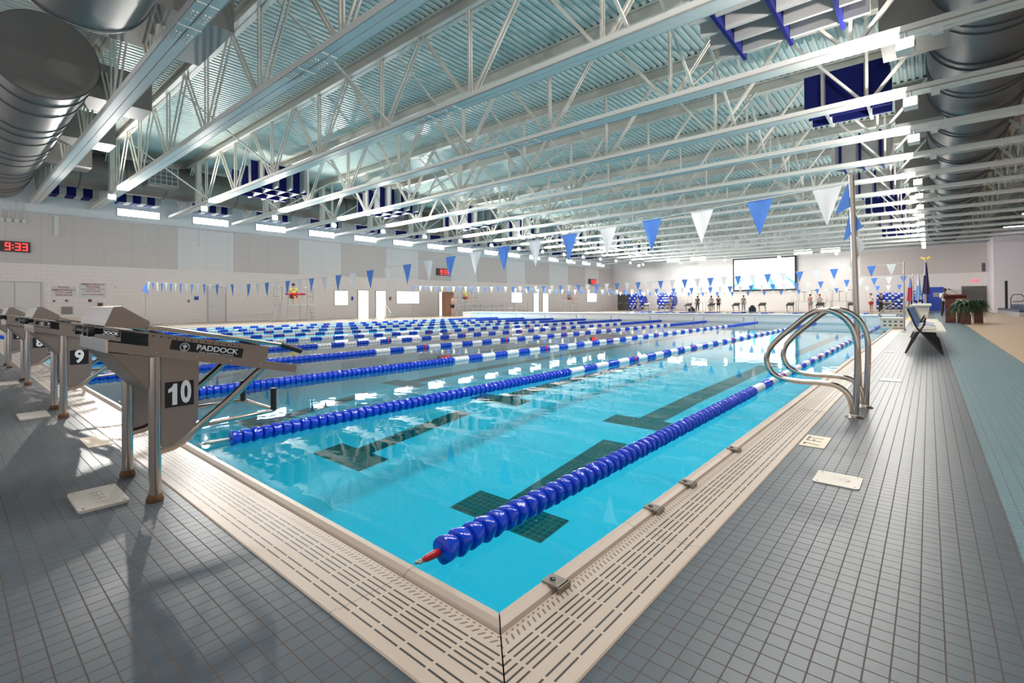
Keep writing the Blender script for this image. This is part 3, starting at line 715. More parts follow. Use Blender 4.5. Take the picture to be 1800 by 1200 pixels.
S_N, S_F = sec_meshes(True, 16), sec_meshes(False, 10)
L_S = {c: disc_mesh('float_section', M['rope_b'], 48 if c == 'near' else 66, 4.72 / (48 if c == 'near' else 66), 12, .052, False) for c in ('near', 'end')}
REDM = MB().use(M['rope_r']); 
D_R = disc_mesh('float_disc', M['rope_r'], 1, .071, 14, .055, False)
RX = [-.43 - 2.46 * i for i in range(10)]
RNAME = ['lane line nearest the camera, thick blue floats starting at a red clip', 'second lane line from the camera, its blue floats starting left of centre', 'third lane line from the camera', 'fourth lane line from the camera', 'fifth lane line from the camera', 'sixth lane line from the camera', 'seventh lane line from the camera', 'eighth lane line from the camera', 'ninth lane line from the camera', 'tenth lane line, farthest of the near pool by the left wall deck']
for i, x in enumerate(RX):
    t = thing('lane_line', ('blue and white ' if i > 1 else '') + RNAME[i], 'lane line', (x, 0, .012), 0, 'lane lines of the near pool')
    MB().tube([(0, .0, .0), (0, BK0, 0)], .004, 6).build('cable', M['alu'], t)
    y0 = .13 if i == 0 else .22
    cl_ = MB().lathe([(.006, .035), (.013, .05), (.016, .08), (.017, .11), (.010, y0 - .005)], (0, 0, 0), 10, 'y').build('end_clip', M['red' if i == 0 else 'alu'], t, True)
    MB().tube([(0, -.0, .005), (.012, .02, .0), (0, .05, 0), (-.012, .03, 0), (0, .0, .005)], .004, 6).build('hook', M['brass'], cl_)
    if i < 3:
        n = int((4.76 - y0) / .075); 
        for k in range(n):
            o = link('float_disc', D_B, t, (0, y0 + k * .075, 0)); o.rotation_euler[1] = k * .7
        y = y0 + n * .075
    else:
        link('float_section', L_S['near'], t, (0, .04, 0)); y = 4.76
    # alternating white and blue sections, now and then a red disc
    k = 0; off = (i % 3)
    SS = S_N if i < 4 else S_F
    while y < 20.0:
        c_ = 'w' if k % 2 == 0 else 'b'
        link('float_section', SS[c_], t, (0, y, 0))
        if c_ == 'b' and (k // 2) % 4 == (1 + off) % 4: link('float_disc', D_R, t, (0, y + .21, 0))
        y += SEC; k += 1
    link('float_section', L_S['end'], t, (0, y, 0)).scale = (1, (BK0 - .08 - y) / 4.72, 1)
# far pool lane lines
for i, x in enumerate(RX):
    mb = MB(); y = BK1 + .1; k = 0
    while y < PY1 - .1:
        L = 4.6 if (k == 0 or y > PY1 - 5.2) else .8
        L = min(L, PY1 - .1 - y)
        mb.use(M['rope_b'] if (L > 1 or k % 2 == 0) else M['rope_w']); mb.lathe([(.03, y), (.055, y + .03), (.055, y + L - .03), (.03, y + L)], (0, 0, 0), 8, 'y'); y += L; k += 1
    o = mb.build('lane_line', None, None, True, (x, 0, .012)); tag(o, 'blue and white lane line beyond the bulkhead, %s' % names[i].replace('from the right', 'from the right side'), 'lane line', 'lane lines of the far pool')

# ------------------------------------------------------------------ pennant lines and their poles
def pole(label, x, y, h=2.32, lean=0, r=.022):
    t = thing('flag_pole', label, 'flag pole', (x, y, 0), 0, 'stainless poles holding the pennant lines')
    MB().tube([(0, 0, 0), (lean, 0, h)], r, 14).build('pole_shaft', M['steel'], t, True)
    MB().lathe([(.06, 0), (.06, .012), (.03, .03)], (0, 0, 0), 16).build('base_flange', M['steel'], t, True)
    return t
def pennant_line(label, y, x0, x1, zf, n, w_=.27, h=.40, tails=True, phase=0):
    t = thing('pennant_line', label, 'pennant line', (0, y, 0), 0, 'backstroke pennant lines')
    pts = [(x0 + (x1 - x0) * i / 40, 0, zf(i / 40)) for i in range(41)]
    MB().tube(pts, .005, 5).build('cord', M['cord'], t)
    for k in range(n):
        f_ = (k + (.25 if y < 6 else .6)) / n; x = x0 + (x1 - x0) * f_; z = zf(f_) - .003; rnd = random.Random(k * 7 + int(y))
        sw = rnd.uniform(-.5, .5) * .06; rot = rnd.uniform(-.25, .25)
        mb = MB(); R_, C_ = 5, 4; vs = []
        for r_ in range(R_ + 1):
            v = r_ / R_; hw = w_ / 2 * (1 - v) + .004
            for c_ in range(C_ + 1):
                u = -1 + 2 * c_ / C_
                vs.append((u * hw * math.cos(rot), u * hw * math.sin(rot) * v + .012 * math.sin(3 * u + k) * (1 - v) * v * 4 + sw * v, -h * v))
        fs = [(r_ * (C_ + 1) + c_, r_ * (C_ + 1) + c_ + 1, (r_ + 1) * (C_ + 1) + c_ + 1, (r_ + 1) * (C_ + 1) + c_) for r_ in range(R_) for c_ in range(C_)]
        mb.add(vs, fs); mb.build('pennant', M['pen_w' if (k + phase) % 2 == 0 else 'pen_b'], t, True, (x, 0, z))
    return t
def zf1(f):
    T = [(0, 2.22), (.035, 2.16), (.086, 2.09), (.125, 2.04), (.2, 1.92), (.28, 1.80), (.38, 1.70), (.47, 1.66), (.58, 1.66), (.76, 1.82), (1, 2.12)]
    for (a, za), (b_, zb) in zip(T, T[1:]):
        if f <= b_: return za + (zb - za) * (f - a) / (b_ - a)
    return T[-1][1]
pole('tall stainless pole at the right, just behind the curved hand rail', .52, 4.9, 2.3, -.05, .026)
pole('thin flag pole on the left deck near the starting blocks', -26.4, 4.9, 2.2)
pl = pennant_line('nearest blue and white pennant line sagging across the pool', 4.9, .42, -26.3, zf1, 41)
tl = MB()
for (a, b_, c_) in (((.44, .0, 2.22), (.33, -.05, 1.90), (.50, .0, 1.99)), ((.46, .03, 1.98), (.40, -.03, 1.62), (.56, .02, 1.76))):
    mm = MB().add([a, b_, c_, tuple(v + (.03 if i == 1 else .0) for i, v in enumerate(a))], [(0, 1, 2), (3, 2, 1), (0, 2, 3)]).build('pennant', M['pen_b'], pl)
MB().add([(.48, -.02, 1.70), (.45, .04, 1.35), (.58, 0, 1.55), (.50, .05, 1.72)], [(0, 1, 2), (0, 2, 3), (0, 1, 3), (1, 2, 3)]).build('pennant', M['pen_w'], pl)
MB().add([(-26.35, 0, 2.1), (-26.5, .15, 1.55), (-26.3, -.15, 1.7)], [(0, 1, 2)]).build('pennant', M['pen_b'], pl)
sag = lambda a, s_: (lambda f: a - s_ * 4 * f * (1 - f))
pole('stainless pole right of the far stairs, in front of the flags', .42, 20.2, 2.34)
pole('thin pole in front of the wide bright window on the left deck', -26.3, 20.2, 2.34)
pennant_line('second pennant line, crossing in front of the scoreboard', 20.2, .42, -26.3, sag(2.30, .34), 48, .26, .38)
pole('thin far pole beyond the bulkhead at the right deck', .45, 31, 2.4); pole('thin far pole beyond the bulkhead at the left deck', -26.3, 31, 2.4)
pennant_line('third pennant line, just beyond the bulkhead', 31, .45, -26.3, sag(2.32, .36), 44, .28, .40, phase=1)
pole('farthest pole at the right deck', .45, 46, 2.4); pole('farthest pole at the left deck', -26.3, 46, 2.4)
pennant_line('farthest pennant line, before the far starting blocks', 46, .45, -26.3, sag(2.30, .35), 40, .30, .42)

# ------------------------------------------------------------------ near hand rail pair, anchors, deck plates
def handrail(label, loc, prof, r=.0245):
    t = thing('hand_rail', label, 'hand rail', loc, 0, 'curved stainless hand rails at the near right')
    # smooth the polyline with a Catmull-Rom curve
    P_ = [Vector((a, 0, b_)) for a, b_ in prof]; out = []
    for i in range(len(P_) - 1):
        p0, p1, p2, p3 = P_[max(i - 1, 0)], P_[i], P_[i + 1], P_[min(i + 2, len(P_) - 1)]
        for k in range(6):
            s_ = k / 6; out.append(.5 * ((2 * p1) + (p2 - p0) * s_ + (2 * p0 - 5 * p1 + 4 * p2 - p3) * s_ ** 2 + (3 * p1 - p0 - 3 * p2 + p3) * s_ ** 3))
    out.append(P_[-1])
    MB().tube(out, r, 16).build('rail_tube', M['chrome'], t, True)
    for px_ in (prof[0][0], prof[-1][0]): MB().lathe([(.058, 0), (.058, .006), (.030, .018), (.026, .03)], (px_, 0, 0), 24).build('base_flange', M['steel'], t, True)
    return t
hr = [(.575, 0), (.585, .25), (.595, .48), (.59, .66), (.545, .80), (.46, .89), (.35, .925), (.24, .885), (.10, .76), (-.01, .655), (-.09, .55), (-.115, .44), (-.07, .335), (.02, .285), (.16, .272), (.32, .275), (.44, .262), (.52, .20), (.55, .10), (.555, 0)]
handrail('curved stainless hand rail loop, the nearer of the pair', (0, 3.93, 0), hr)
handrail('curved stainless hand rail loop, the farther of the pair', (.03, 4.48, 0), [(a, b_) for a, b_ in hr])
for k, (y, xx) in enumerate(((.244, .03), (1.054, .028), (1.483, .03), (2.297, .035))):
    t = thing('rope_anchor', 'small steel anchor bracket on the right pool rim, %s from the corner' % ORD[k], 'anchor bracket', (xx + .012, y, .0), 0, 'anchor brackets on the right pool rim')
    MB().box(-.03, .045, -.03, .03, .012, .02).box(.04, .05, -.034, .034, -.004, .02).build('bracket_plate', M['brass'], t)
    MB().lathe([(.011, .018), (.011, .024), (.007, .026)], (-.004, 0, 0), 14).build('anchor_socket', M['blacksign'], t, True)
def plate(name, label, cat, quad, mt, z=.012, rad=True, loc=None):
    c_ = sum((Vector(q) for q in quad), Vector((0, 0))) / 4
    P_ = [Vector(q) - c_ for q in quad]; out = []
    for i in range(4):
        a, b_, d_ = P_[i - 1], P_[i], P_[(i + 1) % 4]
        if rad:
            r_ = .018; u, v = (a - b_).normalized() * r_, (d_ - b_).normalized() * r_
            out += [b_ + u, b_ + (u + v) * .3, b_ + v]
        else: out.append(b_)
    o = MB().prism([tuple(p) for p in out], 'z', 0.0005, z).build(name, M[mt], None, False, (c_.x, c_.y, 0)); tag(o, label, cat)
    return o
def screws(o, pts, z):
    for p in pts: MB().lathe([(.006, z), (.006, z + .0015)], (p[0], p[1], 0), 10).build('screw', M['steel'], o)
R4 = lambda x0, x1, y0, y1: [(x0, y0), (x1, y0), (x1, y1), (x0, y1)]
o = plate('cover_plate', 'cream rounded cover plate on the deck behind block 10', 'cover plate', R4(-2.40, -2.05, -.745, -.545), 'plate', .014); screws(o, [(-.15, -.08), (.15, .08), (.15, -.08), (-.15, .08)], .014)
em = MB()
for i in range(7): em.tube([(-.09 + i * .03, -.02 + .03 * (i % 2), .0145), (-.08 + i * .03, .025 - .02 * (i % 2), .0145)], .005, 6)
em.build('raised_ornament', M['plate'], o, True)
o = plate('cover_plate', 'cream cover plate on the right deck beside the 7 FT tile', 'cover plate', [tuple(p) for p in (( .60, 1.995), (.80, 2.03), (.835, 2.36), (.635, 2.34))] if False else R4(.56, .775, 1.975, 2.20), 'plate', .006); screws(o, [(-.085, -.09), (.085, .09), (.085, -.09), (-.085, .09)], .006)
MB().lathe([(.03, .006), (.028, .0075)], (.03, 0, 0), 20).build('plate_boss', M['plate'], o, True)
o = plate('depth_marker', 'tan depth marker tile reading 7 FT on the right deck', 'depth marker', R4(.362, .515, 2.72, 3.06), 'marker', .003, False)
text('7 FT', .14, 'lettering', M['blacksign'], (-.004, 0, .0034), (0, 1, 0), (-1, 0, 0), o, .0003, .88, 1.12, .001)
o = plate('depth_marker', 'tan marker tile on the deck between blocks 9 and 10', 'depth marker', R4(-3.84, -3.46, -.50, -.345), 'marker', .003, False)
MB().box(-.13, .13, -.06, -.052, .003, .0035).box(-.11, .05, -.02, -.012, .003, .0035).box(-.13, .12, .045, .055, .003, .0035).build('lettering', M['plate'], o)
for k, (x, y, lb) in enumerate(((-5.2, -.63, 'cream cover plate on the deck behind block 9'), (-8.1, -.62, 'cream cover plate behind the third block'))):
    o = plate('cover_plate', lb, 'cover plate', R4(x - .17, x + .17, y - .1, y + .1), 'plate', .012); screws(o, [(-.14, 0), (.14, 0)], .012)
for k, (y0, y1, x0, x1, mt) in enumerate(((6.5, 6.72, .58, .80, 'plate'), (10.85, 11.05, .38, .54, 'marker'), (17.6, 18.0, .38, .55, 'marker'))):
    plate('deck_marker', ['white deck plate beside the curved hand rails', 'tan marker tile before the chair row', 'tan marker tile level with the chair row'][k], 'marker', R4(x0, x1, y0, y1), mt, .006, False)
for k, (x, y) in enumerate(((-25.9, 9.6), (-25.9, 14.5), (-25.9, 17.0), (-25.9, 22))):
    plate('deck_marker', 'pale marker tile on the far left pool edge, %s from the left' % ORD[k].replace('nearest', 'first'), 'marker', R4(x - .25, x + .25, y - .5, y + .5), 'marker', .004, False)

# ------------------------------------------------------------------ people
def skin(name, J, E_, mt, parent=None, sub=1):
    me = bpy.data.meshes.new(name); keys = list(J)
    me.from_pydata([J[k][0] for k in keys], [(keys.index(a), keys.index(b_)) for a, b_ in E_], [])
    o = bpy.data.objects.new(name, me); COL.objects.link(o)
    o.modifiers.new('s', 'SKIN'); ss = o.modifiers.new('u', 'SUBSURF'); ss.levels = sub; ss.render_levels = sub
    for i, k in enumerate(keys):
        r = J[k][1]; me.skin_vertices[0].data[i].radius = r if isinstance(r, tuple) else (r, r)
        me.skin_vertices[0].data[i].use_root = (i == 0)
    bpy.context.view_layer.update()
    m2 = bpy.data.meshes.new_from_object(o.evaluated_get(bpy.context.evaluated_depsgraph_get()))
    bpy.data.objects.remove(o); m2.name = name; m2.materials.clear(); m2.materials.append(mt)
    m2.polygons.foreach_set('use_smooth', [True] * len(m2.polygons))
    return link(name, m2, parent)
def person(label, loc, rz, shirt='c_white', legs='c_navy', long=False, sleeve=False, hair='hair', skin_='skin', arms='down', sit=False, h=1.0, head_dx=0, skirt=False):
    t = thing('person', label, 'person', loc, rz)
    lift = -.42 if sit else 0
    J = {'pel': ((0, 0, .93 + lift), (.13, .10)), 'sp': ((0, 0, 1.13 + lift), (.115, .09)), 'ch': ((0, .0, 1.32 + lift), (.135, .10)), 'nk': ((0, .0, 1.47 + lift), .05), 'hb': ((0, .015, 1.545 + lift), .066), 'hm': ((head_dx, .02, 1.61 + lift), .082), 'ht': ((head_dx, .01, 1.68 + lift), .062)}
    E_ = [('pel', 'sp'), ('sp', 'ch'), ('ch', 'nk'), ('nk', 'hb'), ('hb', 'hm'), ('hm', 'ht')]
    hands = []
    for s, n in ((-1, 'l'), (1, 'r')):
        a = arms if isinstance(arms, str) else arms[0 if s < 0 else 1]
        el, wr, pa = {'down': ((.235, -.01, 1.12), (.235, .07, .89), (.235, .10, .82)), 'fold': ((.22, .05, 1.13), (.03, .20, 1.13), (-.03, .21, 1.14)), 'fwd': ((.22, .12, 1.15), (.20, .34, 1.20), (.20, .41, 1.22)),
                      'up': ((.28, .12, 1.30), (.22, .22, 1.48), (.20, .24, 1.55)), 'lap': ((.23, .06, 1.13), (.16, .27, 1.03), (.14, .34, 1.02)), 'out': ((.36, .02, 1.22), (.54, .08, 1.30), (.60, .10, 1.33)), 'hip': ((.33, -.04, 1.15), (.18, .04, 1.0), (.14, .06, .97))}[a]
        P_ = lambda q: (s * q[0], q[1], q[2] + lift)
        J['sh' + n] = (P_((.165, 0, 1.40)), .056); J['el' + n] = (P_(el), .040); J['wr' + n] = (P_(wr), .026); J['pa' + n] = (P_(pa), (.034, .018))
        E_ += [('ch', 'sh' + n), ('sh' + n, 'el' + n), ('el' + n, 'wr' + n), ('wr' + n, 'pa' + n)]; hands.append((P_(wr), P_(pa), s))
        if sit: hp, kn, an, to = (.09, .03, .90 + lift), (.11, .46, .90 + lift), (.11, .48, .08), (.11, .62, .03)
        else: hp, kn, an, to = (.09, 0, .88), (.10 + .02 * (s > 0), .02, .48), (.10 + .03 * (s > 0), -.01, .08), (.11 + .03 * (s > 0), .13, .03)
        Q = lambda q: (s * q[0], q[1], q[2])
        J['hp' + n] = (Q(hp), .088); J['kn' + n] = (Q(kn), .056); J['an' + n] = (Q(an), .036); J['to' + n] = (Q(to), (.04, .028))
        E_ += [('pel', 'hp' + n), ('hp' + n, 'kn' + n), ('kn' + n, 'an' + n), ('an' + n, 'to' + n)]
    body = skin('body', J, E_, M[skin_], t)
    hb = MB()
    for wr, pa, s in hands:
        wr, pa = Vector(wr), Vector(pa); d = (pa - wr).normalized(); u = d.cross(Vector((0, 0, 1)) if abs(d.z) < .9 else Vector((0, 1, 0))).normalized(); v = d.cross(u)
        for q, (o_, ln) in enumerate(((-.026, .060), (-.009, .072), (.009, .068), (.026, .055))): 
            p0 = pa + u * o_ + d * .01; hb.tube([p0, p0 + d * ln * .5 + v * .004, p0 + d * ln * .85 + v * .016], .008, 6, rs=[.009, .008, .006])
        p0 = pa - d * .02 + u * -.028 * s; hb.tube([p0, p0 + u * -.02 * s + d * .02, p0 + u * -.028 * s + d * .045 + v * .006], .009, 6, rs=[.011, .010, .007])
    hb.build('fingers', M[skin_], body, True)
    # clothing shells following the body
    g_ = lambda k, r: (J[k][0], tuple(q + r for q in J[k][1]) if isinstance(J[k][1], tuple) else J[k][1] + r)
    SJ = {'sp': g_('sp', .02), 'pel': ((0, 0, .98 + lift), (.135, .11)), 'ch': g_('ch', .016), 'tp': ((0, 0, 1.41 + lift), (.085, .07))}
    SE = [('sp', 'pel'), ('sp', 'ch'), ('ch', 'tp')]
    for n in 'lr':
        a, b_ = Vector(J['sh' + n][0]), Vector(J['el' + n][0]); SJ['sh' + n] = (tuple(a), .068); SJ['se' + n] = (tuple(a.lerp(b_, .95 if sleeve else .55)), .055); SE += [('ch', 'sh' + n), ('sh' + n, 'se' + n)]
    skin('shirt', SJ, SE, M[shirt], t)
    LJ = {'pel': ((0, 0, .93 + lift), (.145, .115))}; LE = []
    for n in 'lr':
        a, b_, c_ = Vector(J['hp' + n][0]), Vector(J['kn' + n][0]), Vector(J['an' + n][0])
        LJ['h' + n] = (tuple(a), .104); LE.append(('pel', 'h' + n))
        if long: LJ['k' + n] = (tuple(b_), .074); LJ['a' + n] = (tuple(b_.lerp(c_, .92)), .055); LE += [('h' + n, 'k' + n), ('k' + n, 'a' + n)]
        else: LJ['k' + n] = (tuple(a.lerp(b_, .6)), .09); LE.append(('h' + n, 'k' + n))
    skin('trousers' if long else 'shorts', LJ, LE, M[legs], t)
    hc = Vector(J['hm'][0])
    MB().ball((hc.x, hc.y - .018, hc.z + .028), .098, 12, 8, (1, 1.05, 1)).build('hair', M[hair], t, True)
    fc = MB().ball((hc.x, hc.y + .088, hc.z - .01), .014, 6, 5, (.8, 1, 1.3)).ball((hc.x - .09, hc.y, hc.z - .005), .018, 6, 5, (.4, 1, 1.4)).ball((hc.x + .09, hc.y, hc.z - .005), .018, 6, 5, (.4, 1, 1.4))
    fc.build('nose_and_ears', M[skin_], body, True)
    MB().ball((hc.x - .03, hc.y + .078, hc.z + .012), .009, 6, 5).ball((hc.x + .03, hc.y + .078, hc.z + .012), .009, 6, 5).box(hc.x - .024, hc.x + .024, hc.y + .076, hc.y + .086, hc.z - .043, hc.z - .037).build('eyes_and_mouth', M['c_black'], body)
    t.scale = (h, h, h)
    return t

# ------------------------------------------------------------------ raised guard stands
def stand(label, loc, rz, L=2.05, D=.9, H=1.05, seat=True):
    t = thing('guard_stand', label, 'guard stand', loc, rz)       # local x along the platform, +y towards the pool
    MB().box(-L / 2, L / 2, -D / 2, D / 2, H - .04, H).build('platform', M['alu'], t)
    for sx in (-1, 1):
        for sy in (-1, 1):
            MB().tube([(sx * L * .3, sy * D / 2, 0), (sx * L * .3, sy * D / 2, H)], .022, 8).build('leg', M['steel'], t, True)
        r_ = MB(); x0 = sx * L / 2
        for sy in (-1, 1): r_.tube([(x0, sy * D * .45, H), (x0, sy * D * .45, H + .98), (x0 - sx * .08, sy * D * .45, H + 1.06), (x0 - sx * .42, sy * D * .45, H + 1.06), (x0 - sx * .5, sy * D * .45, H + .98), (x0 - sx * .5, sy * D * .45, H)], .016, 8)
        r_.tube([(x0, -D * .45, H + .5), (x0, D * .45, H + .5)], .014, 8)
        r_.build('guard_rail', M['steel'], t, True)
        ld = MB()
        for sy in (-.22, .22): ld.tube([(x0 + sx * .02, sy, H), (x0 + sx * .30, sy, 0)], .018, 8)
        ld.build('ladder', M['alu'], t, True)
        for k in range(1, 4): MB().box(x0 + sx * (.02 + .28 * (1 - k * .25)) - .05, x0 + sx * (.02 + .28 * (1 - k * .25)) + .05, -.22, .22, H * k * .25 - .012, H * k * .25 + .012).build('ladder_step', M['alu'], t)
    if seat:
        MB().tube([(0, -.1, H), (0, -.1, H + .42)], .03, 8).build('seat_post', M['steel'], t)
        MB().box(-.24, .24, -.3, .16, H + .42, H + .46).build('seat', M['c_black'], t); MB().box(-.22, .22, -.33, -.29, H + .5, H + .85).build('seat_back', M['c_white'], t)
    return t
P2 = -PI / 2      # facing +x
def guard(label, x, y, tube_, slabel, **k):
    stand(slabel, (x, y, 0), P2)
    p = person(label, (x - .08, y, 1.05), P2, sit=True, **k)
    if tube_:
        o = MB().tube([(x + .26, y - .62, 1.68), (x + .28, y, 1.70), (x + .26, y + .62, 1.68)], .075, 10, rs=[.06, .08, .06]).build('rescue_tube', M['red'], None, True); tag(o, 'red rescue tube across the lap of the guard in yellow', 'rescue tube')
guard('seated guard in a yellow shirt and red shorts on the left stand', -28.6, 12.85, True, 'raised steel guard stand on the left deck, nearest', shirt='c_yel', legs='c_red', arms='lap', hair='hair')
guard('seated guard in yellow green shirt in the middle stand', -29.0, 27.9, False, 'raised steel guard stand beside the tan column', shirt='c_yel', legs='c_red', arms='lap')
guard('seated guard in pale shirt and red shorts on the farthest left stand', -29.5, 44.5, False, 'raised steel guard stand, farthest along the left wall', shirt='c_grey', legs='c_red', arms='lap')
person('bare legged person standing beside the tan column under the middle stand', (-28.3, 25.7, 0), -1.2, 'skin', 'c_black', hair='hair2', arms='fold')
def at(px_, y):                               # x on the line y = const seen at horizontal pixel px_
    T = {1281: 0}
    return None
# far deck people
FD = [(-18.1, 52.3, PI, 'person in dark clothes facing away, left of the far block pair', 'c_black', 'c_black', True, 'down', 'hair', 'skin2'), (-16.6, 52.2, 2.8, 'taller of two people talking below the scoreboard, in grey', 'c_grey', 'c_navy', False, 'hip', 'hair', 'skin2'), (-15.9, 52.3, -2.4, 'person in navy talking below the scoreboard', 'c_navy', 'c_navy', False, 'down', 'hair2', 'skin'), (-13.6, 53.0, -2.6, 'person with dark hair half hidden behind a far starting block', 'c_grey', 'c_grey', True, 'down', 'hair', 'skin'),
      (-7.5, 52.4, 2.6, 'woman with folded arms and tan shorts near the stair frames', 'skin', 'c_grey', False, 'fold', 'hair', 'skin'), (-6.75, 52.5, -2.7, 'person in a white shirt and black shorts near the stair frames', 'c_white', 'c_black', False, 'fold', 'hair2', 'skin'),
      (-2.85, 52.5, -.9, 'person in a white shirt and red shorts by the far stretcher', 'c_white', 'c_red', False, 'fold', 'hair2', 'skin'), (-2.15, 52.4, .9, 'person in navy shirt and long dark trousers by the far stretcher', 'c_navy', 'c_black', True, 'fold', 'hair2', 'skin')]
for x, y, rz, lb, sh, lg, lo, ar, ha, sk in FD: person(lb, (x, y, 0), rz, sh, lg, lo, False, ha, sk, ar)
person('person in grey leaning beside the left blue and white rope bundle', (-25.9, 54.0, 0), 1.2, 'c_grey', 'c_grey', True, True, 'hair', 'skin2', 'fwd', head_dx=.05)
person('person in grey standing behind the right blue and white rope bundle', (-22.5, 55.6, 0), -2.0, 'c_grey', 'c_grey', False, True, 'hair', 'skin2', 'down')
person('speaker in a white shirt and black trousers at the podium', (1.76, 36.8, 0), PI + .3, 'c_white', 'c_black', True, True, 'hair', 'skin2', ('out', 'fwd'))
# official stair frames on the far deck
for x, lb in ((-18.8, 'tall wire guard stand left of the scoreboard on the far deck'), (-8.35, 'tall wire frame stand right of the scoreboard on the far deck'), (-5.45, 'tall wire frame stand, rightmost on the far deck')):
    st_ = stand(lb, (x, 54.6, 0), PI, 2.1, 1.0, 1.05, False)
    MB().tube([(0, 0, 1.05), (0, 0, 1.95)], .02, 6).box(-.25, .25, -.2, .2, 1.95, 1.99).build('high_seat', M['c_black'], st_)

# ------------------------------------------------------------------ scoreboard, clocks, signs
sb = thing('scoreboard', 'large bright video screen in a black frame on the far wall', 'scoreboard', (-13.2, YF - .05, 0))
SX0, SX1, SZ0, SZ1 = -3.1, 3.15, 2.45, 5.92
MB().box(SX0 - .14, SX1 + .2, -.16, 0, SZ0 - .16, SZ0).box(SX0 - .14, SX1 + .2, -.16, 0, SZ1, SZ1 + .14).box(SX0 - .14, SX0, -.16, 0, SZ0, SZ1).box(SX1, SX1 + .2, -.16, 0, SZ0, SZ1).build('screen_frame', M['black'], sb)
M['scr'] = mat('screen_white', (1, 1, 1), .4, emit=(.80, .95, 1), es=.85); M['scr2'] = mat('screen_cyan', (.2, .8, .9), .4, emit=(.05, .50, .62), es=.7); M['scr3'] = mat('screen_blue_grey', (.3, .4, .5), .4, emit=(.45, .55, .68), es=.8)
MB().box(SX0, SX1, -.12, -.02, SZ0, SZ1).build('screen', M['scr'], sb)
pm = MB()
def quadx(a, b_, c_, d_): MB().add([(p[0], -.124, p[1]) for p in (a, b_, c_, d_)], [(0, 1, 2, 3)]).build('lane_picture', M['scr2'], sb)
quadx((-3.1, 2.7), (-3.1, 3.1), (-2.0, 3.95), (-2.0, 3.78)); quadx((-1.4, 2.45), (-.9, 2.45), (-.88, 3.9), (-1.05, 3.9)); quadx((.8, 2.45), (1.4, 2.45), (.68, 3.9), (.46, 3.9)); quadx((3.15, 2.8), (3.15, 3.25), (2.2, 3.95), (2.2, 3.78)); quadx((-1.7, 2.45), (-.5, 2.45), (-.8, 2.62), (-1.5, 2.62)); quadx((.5, 2.6), (1.5, 2.6), (1.5, 2.72), (.5, 2.72))
pm = MB()
for k in range(9): pm.box(-2.6 + k * .62, -2.42 + k * .62, -.125, -.12, 5.35, 5.5)
pm.build('caption_marks', M['scr3'], sb)
SEG = {'0': 'abcdef', '1': 'bc', '2': 'abged', '3': 'abgcd', '4': 'fgbc', '5': 'afgcd', '6': 'afgedc', '7': 'abc', '8': 'abcdefg', '9': 'abfgcd'}
def clock(label, y, z, w_, h, s_='9:33'):
    t = thing('digital_clock', label, 'clock', (XW + .02, y, z), 0)
    MB().box(0, .10, -w_ / 2, w_ / 2, -h / 2, h / 2).build('clock_case', M['ledbox'], t)
    dg = MB(); hh = h * .72; dw = hh * .52; th = hh * .13; x0 = w_ / 2 - (dw * 3 + hh * .75) - .04
    def seg(cy, name):
        x_ = .101
        B_ = {'a': (0, dw, hh - th, hh), 'g': (0, dw, hh / 2 - th / 2, hh / 2 + th / 2), 'd': (0, dw, 0, th), 'f': (0, th, hh / 2, hh), 'b': (dw - th, dw, hh / 2, hh), 'e': (0, th, 0, hh / 2), 'c': (dw - th, dw, 0, hh / 2)}[name]
        dg.box(x_, x_ + .006, cy + B_[0], cy + B_[1], B_[2] - hh / 2, B_[3] - hh / 2)
    cy = x0
    for ch in s_:
        if ch == ':':
            for q in (-.18, .18): dg.box(.101, .107, cy, cy + th, q * hh - th / 2, q * hh + th / 2)
            cy += th + hh * .14
        else:
            for g_ in SEG[ch]: seg(cy, g_)
            cy += dw + hh * .16
    dg.build('clock_digits', M['led'], t)
clock('digital clock with red numerals 9:33 high on the left wall', .93, 3.92, 1.35, .50)
clock('red digital clock farther along the left wall, middle one', 28.3, 3.92, 1.5, .62)
clock('small red digital clock near the far left corner', 54.2, 3.8, 1.9, .75)
def wallsign(label, y0, y1, z0, z1, lines, mt='signred', cat='sign', name='wall_sign'):
    t = MB().box(XW, XW + .012, y0, y1, z0, z1).build(name, M['signpanel'], None, False); tag(t, label, cat)
    for s_, sz, zz in lines: text(s_, sz, 'lettering', M[mt], (XW + .013, (y0 + y1) / 2, zz), (0, 1, 0), (0, 0, 1), t, .001, 1.25, 1.05, .003)
    return t
wallsign('pale sign with red words POOL EMERGENCY CUT-OFF SWITCH', 2.36, 3.3, 1.52, 2.08, [('POOL', .125, 1.99), ('EMERGENCY', .125, 1.86), ('CUT-OFF', .125, 1.73), ('SWITCH', .125, 1.60)])
wallsign('pale sign with red words EMERGENCY PHONE and small lines below', 3.42, 4.52, 1.48, 2.26, [('EMERGENCY', .13, 2.17), ('PHONE', .13, 2.04), ('IN AN EMERGENCY DIAL 911', .056, 1.92), ('FACILITY ADDRESS', .056, 1.81), ('FACILITY PHONE NUMBER', .056, 1.64)])
